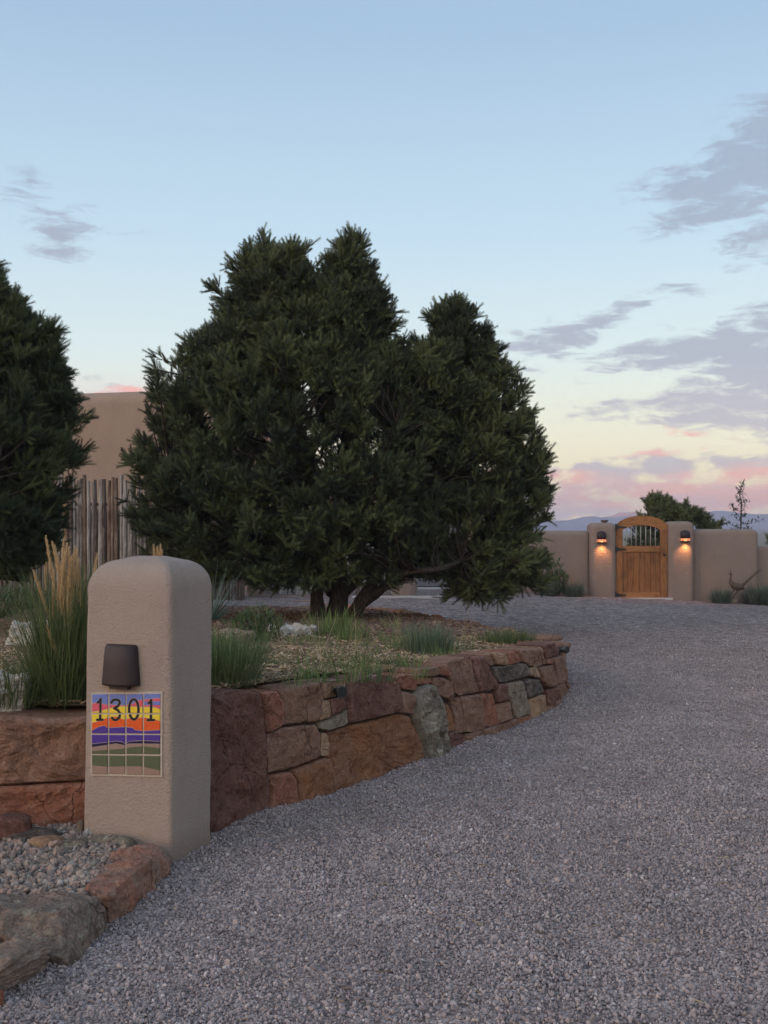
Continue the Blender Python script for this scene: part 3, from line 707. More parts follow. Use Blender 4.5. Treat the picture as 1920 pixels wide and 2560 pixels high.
# back edging of the bed: low red blocks
edge = empty('stone_edging', (.4, 17.5, .2), 'low red sandstone edging blocks along the back of the planted bed', 'edging')
bk = catmull([(1.60,12.75,.50),(1.42,14.5,.43),(.86,17,.355),(.245,19.5,.27),(-.45,22,.17),(-1.5,23.9,.12),(-3.4,24.75,.10)], 8)
acc = 0; i = 0; tl = [0]
for a, b in zip(bk, bk[1:]): tl.append(tl[-1]+(b-a).length)
pos = 0
while pos < tl[-1]-.3:
    L = random.uniform(.38, .85)
    mid = pos+L/2; j = min(len(bk)-2, next((k for k in range(len(tl)-1) if tl[k+1] >= mid), len(bk)-2))
    p = bk[j].lerp(bk[j+1], (mid-tl[j])/(tl[j+1]-tl[j])); d = bk[j+1]-bk[j]; an = math.atan2(d.y, d.x)
    zt = p.z+random.uniform(-.02, .02); zb = -.08; hh_ = (zt-zb)/2
    rock('stone', boxpts((p.x, p.y, zb+hh_), (L/2*.97, .14, hh_), an, .12), M[random.choice(['orange','red','orange','brown'])], edge, 2, .015, 4)
    pos += L

# boulders forming the wall left of the pillar
lw = empty('boulder_wall', (-1.9, 5.9, 0), 'two-course wall of long sandstone boulders running behind the pebble bed to the pillar', 'wall')
def SLW(s, z, o=0): return Vector((s, 5.86-o+.10*z+.05*(s+1.5), z))
def ilw(u, v):
    Y = 5.9; 
    for _ in range(5):
        x = (u-CX)/F*Y; z = EYE-(v-HY)/F*Y; Y = 5.86+.1*z+.05*(x+1.5)
    return x, z
c1 = lambda L: [(x/2.592, 1300+y/2.592) for x, y in L]
for m, pl, lb in [('brown', c1([(-420,1280),(0,1268),(250,1280),(480,1282),(555,1268),(640,1270),(640,1690),(300,1705),(0,1722),(-420,1730)]), 'long brown boulder with a cracked lichen-spotted face'),
              ('red', c1([(-420,1745),(0,1728),(300,1712),(640,1700),(640,2080),(200,2080),(-420,2080)]), 'smooth red boulder under the brown one'),
              ('brown', c1([(-1400,1250),(-430,1275),(-430,1700),(-1400,1740)]), None), ('purple', c1([(-1400,1745),(-430,1735),(-430,2080),(-1400,2080)]), None)]:
    face_stone('stone', [ilw(u, v) for u, v in pl], SLW, M[m], lw, .32, 0, .035, inset=.02, dens=.04, label=lb)
vs = [SLW(-4, -.1, -.08), SLW(-1.3, -.1, -.08), SLW(-1.3, .6, -.08), SLW(-4, .6, -.08)]
mesh('core', vs, [(0,1,2,3)], lw, M['mortar'])

# ------------------------------------------------------------------ pillar
A = Vector((-1.046, 5.51, 0)); e1 = Vector((.94, -.342, 0)).normalized(); e2 = Vector((.342, .94, 0)).normalized()
PW, PD, PH, TR = .497, .387, 1.515, .17
CnF = A-e1*.497; PW, PD = .515, .405; Cn = A-e1*PW; ctr = A-e1*PW/2+e2*PD/2
pil = empty('stucco_pillar', tuple(ctr), 'round-topped tan stucco address pillar standing between the boulders and the driveway', 'pillar')
def pring(z, inset, rc, n=7):
    hx, hy = PW/2-inset, PD/2-inset; rc = min(rc, hx-.002, hy-.002); pts = []
    side_n = 8
    for cx_, cy_, a0 in ((hx-rc, -(hy-rc), -90), (hx-rc, hy-rc, 0), (-(hx-rc), hy-rc, 90), (-(hx-rc), -(hy-rc), 180)):
        for k in range(n):
            a = R(a0+90*k/(n-1)); pts.append((cx_+rc*math.cos(a), cy_+rc*math.sin(a)+(.055*max(z, 0)/PH*(.5+.5*cy_/max(hy-rc, .001)))))
    out = []
    for i, p in enumerate(pts):
        out.append(p)
        if i % n == n-1:
            q = pts[(i+1) % len(pts)]
            for k in range(1, side_n): out.append((p[0]+(q[0]-p[0])*k/side_n, p[1]+(q[1]-p[1])*k/side_n))
    return [ctr+e1*x+e2*y+Vector((0,0,z)) for x, y in out]
vs, fs = [], []; rings = []
for z in np.linspace(-.08, PH-TR, 26): rings.append(pring(z, .010*max(z,0)/PH, .020+.008*z))
for k in range(1, 15):
    a = R(90*k/15); rings.append(pring(PH-TR+(TR-.018)*math.sin(a), .009+.121*(1-math.cos(a)), .032-.012*k/15))
rings.append(pring(PH-.010, .150, .015)); rings.append(pring(PH-.003, .175, .01)); rings.append(pring(PH, .188, .004))
n = len(rings[0])
for rg in rings:
    for p in rg:
        q = p-ctr; d = .0045*mn.noise(p*3.5)+.0022*mn.noise(p*11)
        vs.append(p+Vector((q.x, q.y, 0)).normalized()*d)
for k in range(len(rings)-1):
    for i in range(n): a, b = k*n+i, k*n+(i+1) % n; fs.append((a, b, b+n, a+n))
fs.append(tuple((len(rings)-1)*n+i for i in range(n)))
mesh('shaft', vs, fs, pil, M['stucco'], True)
def FPT(s, z, o=0): return FP(s, z+.058*(s-.04)-.006, o)
def FP(s, z, o=0):   # point on the front face: s along the face from its far-left edge, o outward
    return CnF+e1*s-e2*(o-.010*z/PH+.003)+Vector((0,0,z))

# sunset mural, drawn into an image: coloured bands with thin outlines, black numerals 1301
IW, IH = 760, 776
def pic():
    X, Yy = np.meshgrid(np.arange(IW)+.5, np.arange(IH)+.5)
    vv = 972+Yy/IH*1128; xl = 122-(vv-972)/1128*32; uu = xl+X/IW*(1068-xl)
    f = lambda pts: np.interp(uu, [p[0] for p in pts], [p[1] for p in pts])
    c = {'blue': (112,130,200), 'pink': (226,92,112), 'yel': (246,214,52), 'ora': (236,92,30), 'pur': (78,50,150), 'nav': (12,6,66), 'tau': (158,130,118), 'gre': (92,99,74)}
    img = np.zeros((IH, IW, 3)); img[:] = c['blue']; line = np.zeros((IH, IW))
    def band(pts, col, lw=3.0, lc=True):
        b = f(pts); img[vv > b] = c[col]
        if lc: line[:] = np.where(vv > b+lw*1.5, 0, line); line[np.abs(vv-b) < lw] = 1
    band([(85,1112),(200,1100),(330,1126),(450,1130),(580,1136),(700,1112),(780,1068),(830,1062),(1000,1042),(1070,1046)], 'pink')
    m = (uu > 840) & (vv > 1086) & (vv < 1138-0*uu); img[m] = c['blue']
    band([(85,1232),(250,1210),(345,1186),(420,1165),(560,1150),(700,1155),(830,1160),(980,1166),(1070,1195)], 'yel')
    band([(85,1392),(220,1350),(330,1310),(470,1288),(560,1330),(700,1310),(830,1305),(920,1315),(1000,1330),(1070,1360)], 'ora')
    band([(85,1505),(200,1440),(290,1414),(340,1446),(450,1440),(580,1435),(690,1445),(712,1475),(830,1490),(950,1482),(1070,1474)], 'pur')
    band([(85,1674),(330,1646),(470,1630),(540,1640),(582,1668),(640,1632),(820,1620),(1070,1630)], 'nav')
    band([(85,1724),(330,1686),(450,1665),(570,1688),(630,1665),(1070,1664)], 'tau', 2)
    band([(85,1772),(330,1752),(500,1740),(680,1710),(850,1700),(1070,1722)], 'gre', 1, False)
    band([(85,1970),(330,1986),(560,1975),(800,1975),(1070,2028)], 'tau', 1, False)
    img[line > 0] = (190,170,160)
    rr = rng.normal(0, 1, (IH//6+1, IW//6+1)); rr = np.kron(rr, np.ones((6,6)))[:IH, :IW]
    img *= (1+.035*rr)[..., None]
    def stroke(pts, w):
        d = np.full((IH, IW), 1e9)
        for (x0, y0), (x1, y1) in zip(pts, pts[1:]):
            dx, dy = x1-x0, y1-y0; t_ = np.clip(((uu-x0)*dx+(vv-y0)*dy)/(dx*dx+dy*dy+1e-9), 0, 1)
            d = np.minimum(d, np.hypot(uu-x0-t_*dx, vv-y0-t_*dy))
        return d-w
    el_ = [(705+64*math.sin(a), 1194-138*math.cos(a)) for a in np.linspace(0, 2*math.pi, 40)]
    ss = [stroke([(207,1098),(232,1080),(248,1050),(238,1332)], 16), stroke([(195,1336),(272,1336)], 16),
          stroke([(397,1100),(418,1068),(460,1056),(503,1070),(514,1105),(490,1145),(435,1178),(485,1202),(514,1248),(506,1305),(468,1338),(428,1336),(404,1308)], 16),
          stroke(el_, 16), stroke([(905,1108),(926,1094),(940,1068),(936,1332)], 16), stroke([(892,1340),(976,1340)], 16)]
    d = np.minimum.reduce(ss); img[d < 3.5] = (170,150,140); img[d < 0] = (6,6,8)
    return np.clip(img/255*.88, 0, 1)
im = bpy.data.images.new('sunset_mural', IW, IH); pa = np.ones((IH, IW, 4), np.float32); pa[..., :3] = pic()[::-1]
im.pixels.foreach_set(pa.ravel()); im.pack()
t = NT('glazed_mural_tiles', .28, .5); ti = t.n('ShaderNodeTexImage', image=im); tu = t.n('ShaderNodeTexCoord'); t.l(tu.outputs['UV'], ti.inputs[0])
M['tile'] = t.done(ti.outputs[0], t.bump(t.noise(60, 3), .0012))
M['grout'] = plain('pale_grout', (.42,.35,.29), .95, .002, 200)
panel = empty('tile_panel', tuple(FP(.24, .62)), 'square sunset mural of sixteen glazed tiles reading 1301 on the pillar face', 'tile mural')
s0, s1, z0, z1 = .038, .441, .420, .829
gb = MB(); c_ = FPT((s0+s1)/2, (z0+z1)/2, .0)
gb.add([FPT(s0-.006, z0-.006, .004), FPT(s1+.006, z0-.006, .004), FPT(s1+.006, z1+.006, .004), FPT(s0-.006, z1+.006, .004),
        FPT(s0-.008, z0-.008, -.01), FPT(s1+.008, z0-.008, -.01), FPT(s1+.008, z1+.008, -.01), FPT(s0-.008, z1+.008, -.01)],
       [(0,1,2,3),(4,0,3,7),(1,5,6,2),(3,2,6,7),(4,5,1,0)])
gb.build('grout', M['grout'], panel)
tw, th = (s1-s0)/4, (z1-z0)/4
for r_ in range(4):
    for c_i in range(4):
        a0, a1 = s0+c_i*tw+.0042+random.uniform(-.001,.001), s0+(c_i+1)*tw-.0042+random.uniform(-.001,.001)
        b1, b0 = z1-r_*th-.0042+random.uniform(-.001,.001), z1-(r_+1)*th+.0042+random.uniform(-.001,.001)
        o1 = .0085+random.uniform(-.0008,.0008)
        def rr_(ins, o): return [(a0+ins, b0+ins, o), (a1-ins, b0+ins, o), (a1-ins, b1-ins, o), (a0+ins, b1-ins, o)]
        L3 = rr_(0, .001)+rr_(0, o1-.002)+rr_(.002, o1)
        fs = [(0,1,5,4),(1,2,6,5),(2,3,7,6),(3,0,4,7),(4,5,9,8),(5,6,10,9),(6,7,11,10),(7,4,8,11),(8,9,10,11)]
        o = mesh('tile', [FPT(*q) for q in L3], fs, panel, M['tile'])
        uv = o.data.uv_layers.new(name='UVMap')
        for lp in o.data.loops:
            q = L3[lp.vertex_index]; uv.data[lp.index].uv = ((q[0]-s0)/(s1-s0), (q[1]-z0)/(z1-z0))

# unlit half-cone ceramic sconce on the pillar
def sconce_body(name, org, ex, ey, w0, w1, h_, dep, mat, parent, dome=False, segs=14):
    """half-round wall lamp shade: org bottom centre on the wall, ex along wall, ey outward"""
    vs, fs = [], []
    prof = [(0, w0), (.012, w0*1.0), (h_*.5, (w0+w1)/2), (h_-.012, w1)]
    if dome: prof = [(0, w0), (h_*.35, w0), (h_*.62, w0)]+[(h_*.62+h_*.38*math.sin(R(a)), w0*math.cos(R(a))) for a in (25, 45, 65, 82)]
    else: prof += [(h_, w1-.01)]
    n = segs+1
    for z, w in prof:
        for k in range(n):
            a = math.pi*k/segs; x = -math.cos(a); y = math.sin(a)**.75
            vs.append(org+ex*(x*w)+ey*(y*dep*(w/w0))+Vector((0,0,z)))
    m_ = len(prof)
    for j in range(m_-1):
        for k in range(segs): a = j*n+k; fs.append((a, a+1, a+n+1, a+n))
    fs.append(tuple((m_-1)*n+k for k in range(n)))
    # inner shell
    b = len(vs)
    for z, w in prof:
        for k in range(n):
            a = math.pi*k/segs; x = -math.cos(a); y = math.sin(a)**.75; w2 = max(w-.008, .002)
            vs.append(org+ex*(x*w2)+ey*(y*max(dep*(w/w0)-.008, .001))+Vector((0,0,z if z < h_*.9 else z-.01)))
    for j in range(m_-1):
        for k in range(segs): a = b+j*n+k; fs.append((a, a+n, a+n+1, a+1))
    for k in range(segs): fs.append((k, b+k, b+k+1, k+1))
    return mesh(name, vs, fs, parent, mat, True)
sc0 = empty('wall_sconce', tuple(FP(.215, .95)), 'unlit plain dark brown half-cone ceramic sconce on the pillar above the tile mural', 'wall lamp')
sconce_body('lamp_shade', FP(.215, .876), e1, -e2, .104, .089, .202, .075, M['ceramic'], sc0)
b = MB(); b.box(FP(.215, .868, .02), (.055, .018, .012), (e1, -e2, Vector((0,0,1))), 0, .003); b.build('mounting_plate', M['iron'], sc0)

# ------------------------------------------------------------------ foreground edging rocks and pebble bed
def DG(x, y, z=None, Y=None):   # crop-2 pixel -> point at known height or distance
    u, v = x/2.592, 1900+y/2.592
    if Y is None: Y = (EYE-z)*F/(v-HY)
    return P(u, v, Y)
ER = 'rough edging boulders beside the driveway'
r2 = [DG(720,1100,-.03),DG(1000,905,-.03),DG(1112,740,-.03),DG(1105,640,.06),DG(1060,590,.10),DG(985,545,.12),DG(760,560,.10),DG(700,620,.12),DG(570,830,.13),DG(690,880,.14),DG(845,700,.135),DG(960,655,.13),DG(690,1030,.02)]
r2 += [Vector((-1.33,5.35,-.05)), Vector((-1.33,4.75,-.05))]
rock('edging_boulder', r2, M['pinkrock'], None, 5, .017, 7, .8, smooth=.07, flat=True, label='low pink and red edging rock touching the foot of the pillar', cat='rock', group=ER)
r1 = [DG(480,1390,-.03),DG(560,1310,-.03),DG(700,1130,-.03),DG(705,980,.06),DG(640,900,.13),DG(560,850,.145),DG(380,900,.15),DG(90,850,.14),DG(-260,900,.15),DG(-260,1000,.15),DG(430,1310,.02),DG(380,985,.155),DG(-260,1020,.155)]
r1 += [Vector((-1.9,4.85,-.05)),Vector((-1.35,4.75,-.05)),Vector((-1.45,4.70,-.05))]
rock('edging_boulder', r1, M['pitted'], None, 6, .022, 5, .75, ridge=.4, smooth=.08, flat=True, label='large pitted grey boulder with greenish end between pink rock and layered rock', cat='rock', group=ER)
r0 = [DG(40,1560,-.03),DG(330,1400,-.03),DG(335,1210,.09),DG(270,1180,.115),DG(100,1175,.125),DG(-150,1180,.13),DG(-300,1300,.12),DG(20,1330,.13),DG(-150,1700,-.03),DG(-350,1700,-.03),DG(-350,1400,.1)]
r0 += [Vector((-1.75,4.35,-.05))]
rock('edging_boulder', r0, M['dusky'], None, 6, .018, 6, .8, ridge=2.0, smooth=.08, flat=True, label='grey-brown layered boulder with flaking side at the lower left', cat='rock', group=ER)
rr0 = [DG(-200,1700,-.03),DG(30,1660,-.03),DG(45,1500,.05),DG(20,1480,.07),DG(-200,1500,.07),DG(-300,1600,.03)]
rock('edging_boulder', rr0, M['red'], None, 3, .012, 7, .5, smooth=.3, label='small dark red rock cut by the lower left corner', cat='rock', group=ER)
SR = 'small rocks bordering the pebble bed'
rock('rock', boxpts(tuple(DG(480,560,.10)+Vector((0,.02,-.03))), (.085,.07,.07), .1, .25), M['lichen'], None, 3, .012, 9, .5, label='rounded grey lichen rock at the back of the pebble bed', cat='rock', group=SR)
rock('rock', boxpts(tuple(DG(285,560,.10)+Vector((0,.03,-.03))), (.10,.08,.075), -.2, .25), M['tan'], None, 3, .014, 9, .5, label='ochre-stained rock next to the rounded lichen rock', cat='rock', group=SR)
rock('rock', boxpts(tuple(DG(210,500,.12)+Vector((0,.05,-.02))), (.15,.09,.045), .15, .2), M['slate'], None, 3, .01, 8, .5, label='flat dark slab leaning behind the ochre rock', cat='rock', group=SR)
rock('rock', boxpts(tuple(DG(60,430,.16)+Vector((0,.02,-.05))), (.12,.09,.11), .3, .2), M['purple'], None, 3, .012, 8, .5, label='angular purple-grey rock at the left picture edge by the red boulder', cat='rock', group=SR)
rock('rock', boxpts(tuple(DG(690,560,.10)+Vector((.01,.06,-.02))), (.13,.06,.06), -.3, .2), M['lichen'], None, 3, .012, 9, .5, label='pale green lichen-crusted rock against the base of the pillar', cat='rock', group=SR)
rock('rock', boxpts(tuple(DG(523,440,Y=5.72)), (.02,.02,.045), 0, .3), M['grey'], None, 3, .004, 12, .5, label='little upright pointed stone beside the pillar', cat='rock', group=SR)
pbp = [(-3.2,3.9),(-1.60,4.4),(-1.26,4.72),(-1.16,5.3),(-1.36,5.6),(-1.50,5.86),(-3.2,5.86)]
tag(mesh('pebble_bed', [(x, y, .085) for x, y in pbp]+[(x, y, -.05) for x, y in pbp], [tuple(range(7))]+[(i, (i+1) % 7, (i+1) % 7+7, i+7) for i in range(7)], None, M['pebblesoil']), kind='structure')
n = 12500; X = rng.uniform(-2.6, -1.25, n); Yq = rng.uniform(4.1, 5.86, n); ok = np.array([inpoly(a, b_, pbp) for a, b_ in zip(X, Yq)]); X, Yq = X[ok], Yq[ok]
sz = rng.lognormal(math.log(.0092), .36, len(X))
scatter('pebbles', np.stack([X, Yq, .088+rng.uniform(0, .022, len(X))], 1), rng.uniform(0, 6.28, (len(X), 3)), np.stack([sz*1.25, sz, sz*.75], 1), 'stone', M['pebble'])

# ------------------------------------------------------------------ loose gravel on the drive
def drive_ok(x, y):
    if inpoly(x, y, wallpoly): return False
    return True
wallpoly = [(-9, 5.0)]+[(p[0].x, p[0].y) for p in SP[::12]]+[(-9, 14)]
N_ = 1050000
# uniform in area over the view wedge, thinned with distance
Yg = np.sqrt(rng.uniform(3.4**2, 20.0**2, N_)); a_ = rng.uniform(-.36, .36, N_); Xg = a_*Yg
keep = rng.uniform(0, 1, N_) < .70*np.clip((20-Yg)/13, 0, 1)**1.6/.55*np.where(Yg < 9, 1, 1)
Xg, Yg = Xg[keep], Yg[keep]
grd_x = np.arange(-5, 8.001, .05); grd_y = np.arange(3, 20.3, .05)
mask = np.array([[drive_ok(x, y) for x in grd_x] for y in grd_y])
gz = np.array([[zdrive(x, y) for x in grd_x] for y in grd_y])
ix = np.clip(((Xg+5)/.05).astype(int), 0, len(grd_x)-1); iy = np.clip(((Yg-3)/.05).astype(int), 0, len(grd_y)-1)
k_ = mask[iy, ix]; Xg, Yg, ix, iy = Xg[k_], Yg[k_], ix[k_], iy[k_]
sz = rng.lognormal(math.log(.0047), .36, len(Xg))
Zg = gz[iy, ix]+rng.uniform(-.002, .006, len(Xg))
scatter('gravel', np.stack([Xg, Yg, Zg], 1), rng.uniform(0, 6.28, (len(Xg), 3)), np.stack([sz*1.25, sz, sz*.8], 1), 'stone', M['gravel'])

# ------------------------------------------------------------------ mulch chips
N_ = 60000
Yg = rng.uniform(6.15, 15, N_); Xg = rng.uniform(-.36, .2, N_)*Yg
keep = np.array([inpoly(x, y) for x, y in zip(Xg.tolist(), Yg.tolist())]) & (rng.uniform(0, 1, N_) < np.clip((15.5-Yg)/6, .1, 1)); Xg, Yg = Xg[keep], Yg[keep]
Zg = np.array([bedz(x, y) for x, y in zip(Xg.tolist(), Yg.tolist())])+rng.uniform(.002, .02, len(Xg))
sz = rng.uniform(.010, .030, len(Xg))
rot = np.stack([rng.normal(0, .35, len(Xg)), rng.normal(0, .3, len(Xg)), rng.uniform(0, 6.28, len(Xg))], 1)
scatter('wood_mulch', np.stack([Xg, Yg, Zg], 1), rot, np.stack([sz, sz*rng.uniform(.12, .3, len(Xg)), sz*.1], 1), 'chip', M['chip'])
N_ = 22000
Yg = rng.uniform(12.5, 22, N_); Xg = rng.uniform(-.3, .15, N_)*Yg
keep = np.array([inpoly(x, y) for x, y in zip(Xg.tolist(), Yg.tolist())]); Xg, Yg = Xg[keep], Yg[keep]
Zg = np.array([bedz(x, y) for x, y in zip(Xg.tolist(), Yg.tolist())])+rng.uniform(.002, .02, len(Xg))
sz = rng.uniform(.02, .05, len(Xg)); rot = np.stack([rng.normal(0, .3, len(Xg)), rng.normal(0, .3, len(Xg)), rng.uniform(0, 6.28, len(Xg))], 1)
scatter('bark_litter', np.stack([Xg, Yg, Zg], 1), rot, np.stack([sz, sz*.35, sz*.15], 1), 'chip', M['litter'])

# ------------------------------------------------------------------ grasses
def blades(base, az_, length, lean, droop, width, nseg=4, twist=None):
    """vectorised ribbons. base (n,3); az_ direction of lean; lean radians from vertical; droop extra bend. returns V,T,tint"""
    n = len(base); ts = np.linspace(0, 1, nseg+1)
    dirh = np.stack([np.cos(az_), np.sin(az_)], 1); pts = np.zeros((n, nseg+1, 3)); pts[:, 0] = base
    for i in range(1, nseg+1):
        a = lean+droop*((i-.5)/nseg)**1.6; st = length/nseg
        pts[:, i, :2] = pts[:, i-1, :2]+dirh*(np.sin(a)*st)[:, None]; pts[:, i, 2] = pts[:, i-1, 2]+np.cos(a)*st
    tw = az_+math.pi/2+(rng.normal(0, .5, n) if twist is None else twist)
    wd = np.stack([np.cos(tw), np.sin(tw), np.zeros(n)], 1)
    prof = np.clip(np.array([.7, 1, .9, .6, .1]) if nseg == 4 else np.linspace(1, .1, nseg+1)**.7, .05, 1)
    V = np.zeros((n, nseg+1, 2, 3))
    for i in range(nseg+1):
        w = (width*prof[i]/2)[:, None]; V[:, i, 0] = pts[:, i]-wd*w; V[:, i, 1] = pts[:, i]+wd*w
    V = V.reshape(-1, 3); b = (np.arange(n)*(nseg+1)*2)[:, None]+np.arange(nseg)[None]*2
    b = b.reshape(-1); T = np.stack([b, b+1, b+3, b+2], 1)
    tint = np.repeat(np.clip(rng.normal(.5, .25, n), 0, 1), (nseg+1)*2)
    return V, T, tint
def merge(parts):
    Vs, Ts, Cs, o = [], [], [], 0
    for V, T, c in parts: Vs.append(V); Ts.append(T+o); Cs.append(c); o += len(V)
    return np.concatenate(Vs), np.concatenate(Ts), np.concatenate(Cs)
def clump(c, n, rad, L, lean, droop, width, aim=None):
    a = rng.uniform(0, 2*math.pi, n); r = rad*np.sqrt(rng.uniform(0, 1, n))
    base = np.stack([c[0]+r*np.cos(a), c[1]+r*np.sin(a), np.full(n, c[2]-.01)], 1)
    az_ = a+rng.normal(0, .5, n)
    return blades(base, az_, rng.uniform(L*.55, L*1.1, n), np.abs(rng.normal(0, lean, n)), rng.uniform(0, droop, n), rng.uniform(.6, 1.2, n)*width)
def grass_thing(name, c, parts_, mat, label, cat='grass clump', group=None):
    V, T, tn = merge(parts_); o = npmesh(name, V-np.array(c), T, None, mat, {'tint': tn}); o.location = c
    return tag(o, label, cat, group)
def bedpt(u, v, Y=None):
    """point of the bed seen at source pixel u,v"""
    Y = 6.2
    for _ in range(400):
        p = P(u, v, Y)
        if p.z <= bedz(p.x, p.y): break
        Y += .05
    return Vector((p.x, p.y, bedz(p.x, p.y)))
def plume_mesh(lines, mat, name, parent):
    parts_ = []
    for pts, L in lines:
        pts = [Vector(p) for p in pts]; n_ = len(pts)
        # stalk
        mb = []; 
        for k in range(n_-1):
            d = pts[k+1]-pts[k]; w = Vector((-d.y, d.x, 0)); w = (w.normalized() if w.length > 1e-5 else Vector((1,0,0)))*.0012
            V = np.array([pts[k]-w, pts[k]+w, pts[k+1]+w, pts[k+1]-w]); parts_.append((V, np.array([[0,1,2,3]]), np.full(4, .4)))
        # seed branchlets along the top part
        tot = sum((pts[k+1]-pts[k]).length for k in range(n_-1)); m = int(520*L/.35)
        tt = 1-(rng.uniform(0, 1, m))*(L/tot); tt = np.clip(tt, 0, .999); idx = tt*(n_-1); i0 = idx.astype(int); fr = idx-i0
        pa_ = np.array(pts); b_ = pa_[i0]*(1-fr)[:, None]+pa_[np.minimum(i0+1, n_-1)]*fr[:, None]
        env = np.sin(np.clip((1-tt)/(L/tot), .03, 1)*math.pi*.85+.25)
        parts_.append(blades(b_, rng.uniform(0, 6.28, m), .010+.030*np.abs(env)*rng.uniform(.5, 1, m), rng.uniform(.15, .55, m), rng.uniform(-.2, .4, m), np.full(m, .0034), 1))
    V, T, tn = merge(parts_)
    return npmesh(name, V-np.array(parent.location), T, parent, mat, {'tint': tn})

# tall feather reed grass left of the pillar
gc = Vector((-1.80, 6.30, bedz(-1.80, 6.3)))
fr = empty('feather_reed_grass', tuple(gc), 'tall feather reed grass with golden plumes growing left of the pillar', 'ornamental grass')
V, T, tn = merge([clump(gc, 650, .13, .78, .20, .5, .0055), clump(gc, 420, .16, .62, .42, .8, .005), clump(gc, 260, .18, .45, .6, 1.0, .005), clump(gc+Vector((.12,.1,0)), 300, .10, .8, .15, .4, .005)])
o = npmesh('blades', V-np.array(gc), T, fr, M['grass_dark'], {'tint': tn}); o.location = (0,0,0)
tips = [(295,112),(338,150),(352,172),(412,150),(436,160),(446,185),(487,178),(497,200),(510,260),(470,230),(418,240),(375,260),(395,300),(458,300),(505,330),(215,335),(300,690),(318,740),(630,225),(520,380),(350,330)]
lines = []
for x, y in tips:
    Yp = 6.22+random.uniform(-.08, .12); tip = P(x/2.592, 1300+y/2.592, Yp)
    bs = gc+Vector((random.uniform(-.09,.13), random.uniform(-.08,.08), 0)); mid = Vector((bs.x*.45+tip.x*.55+(0.0), Yp, (bs.z+tip.z)/2)); 
    lines.append((catmull([bs, Vector((bs.x*.75+tip.x*.25, bs.y*.75+Yp*.25, bs.z*.68+tip.z*.32)), Vector((bs.x*.35+tip.x*.65, Yp, bs.z*.33+tip.z*.67)), tip], 5), random.uniform(.28, .36)))
o = plume_mesh(lines, M['plume'], 'plumes', fr); o.location = (0,0,0)
# a second, mostly hidden one behind the pillar: only plume tips clear the top
gc2 = Vector((-1.36, 6.75, bedz(-1.36, 6.75)))
fr2 = empty('feather_reed_grass', tuple(gc2), 'feather reed grass hidden behind the pillar with only its plume tips above the top', 'ornamental grass')
V, T, tn = clump(gc2, 300, .12, .6, .2, .5, .005); npmesh('blades', V-np.array(gc2), T, fr2, M['grass_dark'], {'tint': tn}).location = (0,0,0)
lines = []
for x, y in [(996,172),(1020,180),(1040,165),(1048,200),(1030,215)]:
    tip = P(x/2.592, 1300+y/2.592, 6.75); lines.append((catmull([gc2, gc2.lerp(tip, .5), tip], 5), .22))
plume_mesh(lines, M['plume'], 'plumes', fr2).location = (0,0,0)

GT = 'grass clumps growing in the mulch bed'
def g(u, v, n, rad, L, lean, droop, width, mat, label, cat='grass clump', group=GT, name='grass_clump'):
    c = bedpt(u*K, v*K); return grass_thing(name, tuple(c), [clump(c, n, rad, L, lean, droop, width)], M[mat], label, cat, group)
g(492, 1478, 560, .20, .40, .45, 1.1, .005, 'grass_dark', 'bright green arching grass clump just right of the pillar')
g(520, 1440, 280, .16, .28, .5, .9, .005, 'grass_dark', 'shorter bright grass clump behind the one hugging the pillar')
g(470, 1420, 300, .14, .28, .4, .8, .005, 'grass', 'grass clump peeking out from behind the pillar at mid height')
g(925, 1412, 700, .20, .30, .35, .6, .006, 'grass_blue', 'rounded blue-green grass clump in the middle of the bed')
g(872, 1405, 130, .18, .22, .4, .6, .005, 'grass', 'low green clump joined to the side of the blue-green clump')
g(1105, 1392, 420, .22, .20, .5, .7, .006, 'grass_dark', 'dark green clump near the tip of the stone wall')
g(1062, 1388, 200, .15, .16, .5, .7, .006, 'grass_dark', 'small dark clump beside the one near the wall tip')
g(715, 1372, 260, .26, .34, .45, .8, .008, 'grass', 'spiky green grass clump at the foot of the big tree trunk')
g(760, 1385, 130, .2, .25, .45, .8, .007, 'grass', 'low grass right of the tree foot clump')
small = [(640,1395),(655,1440),(665,1465),(742,1405),(780,1435),(800,1455),(815,1415),(850,1440),(690,1400),(735,1450),(760,1470),(640,1480),(690,1470),(830,1385),(885,1445),(960,1425),(905,1465),(570,1390),(1000,1405),(845,1360),(785,1380),(600,1440),(820,1470),(716,1425),(668,1385),(790,1400),(555,1412)]
tl_ = ['behind the small tufts, just below the white flat rock', 'on open mulch between the pillar clump and the white rock', 'near the wall edge above the brown stone with a cracked face',
  'in front of the trunk, right of the white flat rock', 'in mid bed straight below the big tree trunk', 'in mid bed above the purple block of the wall', 'left of the blue-green clump, halfway to the trunk',
  'near the wall edge below the blue-green clump', 'at the right-hand corner of the white flat rock', 'in the centre of the mulch above the spotlight', 'close above the dark spotlight on the wall',
  'beside the bright arching clump, next to the wall edge', 'just left of the spotlight, by the wall edge', 'in the shade between trunk and blue-green clump', 'between the blue-green clump and the wall top',
  'just right of the blue-green clump', 'at the wall edge above the upright grey rock', 'at the foot of the leafy green shrub', 'between the blue-green clump and the wall tip clump', 'in the dark litter right of the trunk',
  'behind the spiky clump at the trunk foot', 'right of the bright arching clump, on open mulch', 'on the wall edge above the dark purple block', 'between the white flat rock and the spotlight', 'against the far side of the white flat rock',
  'below the spiky clump at the trunk foot', 'left of the leafy green shrub, near the pillar']
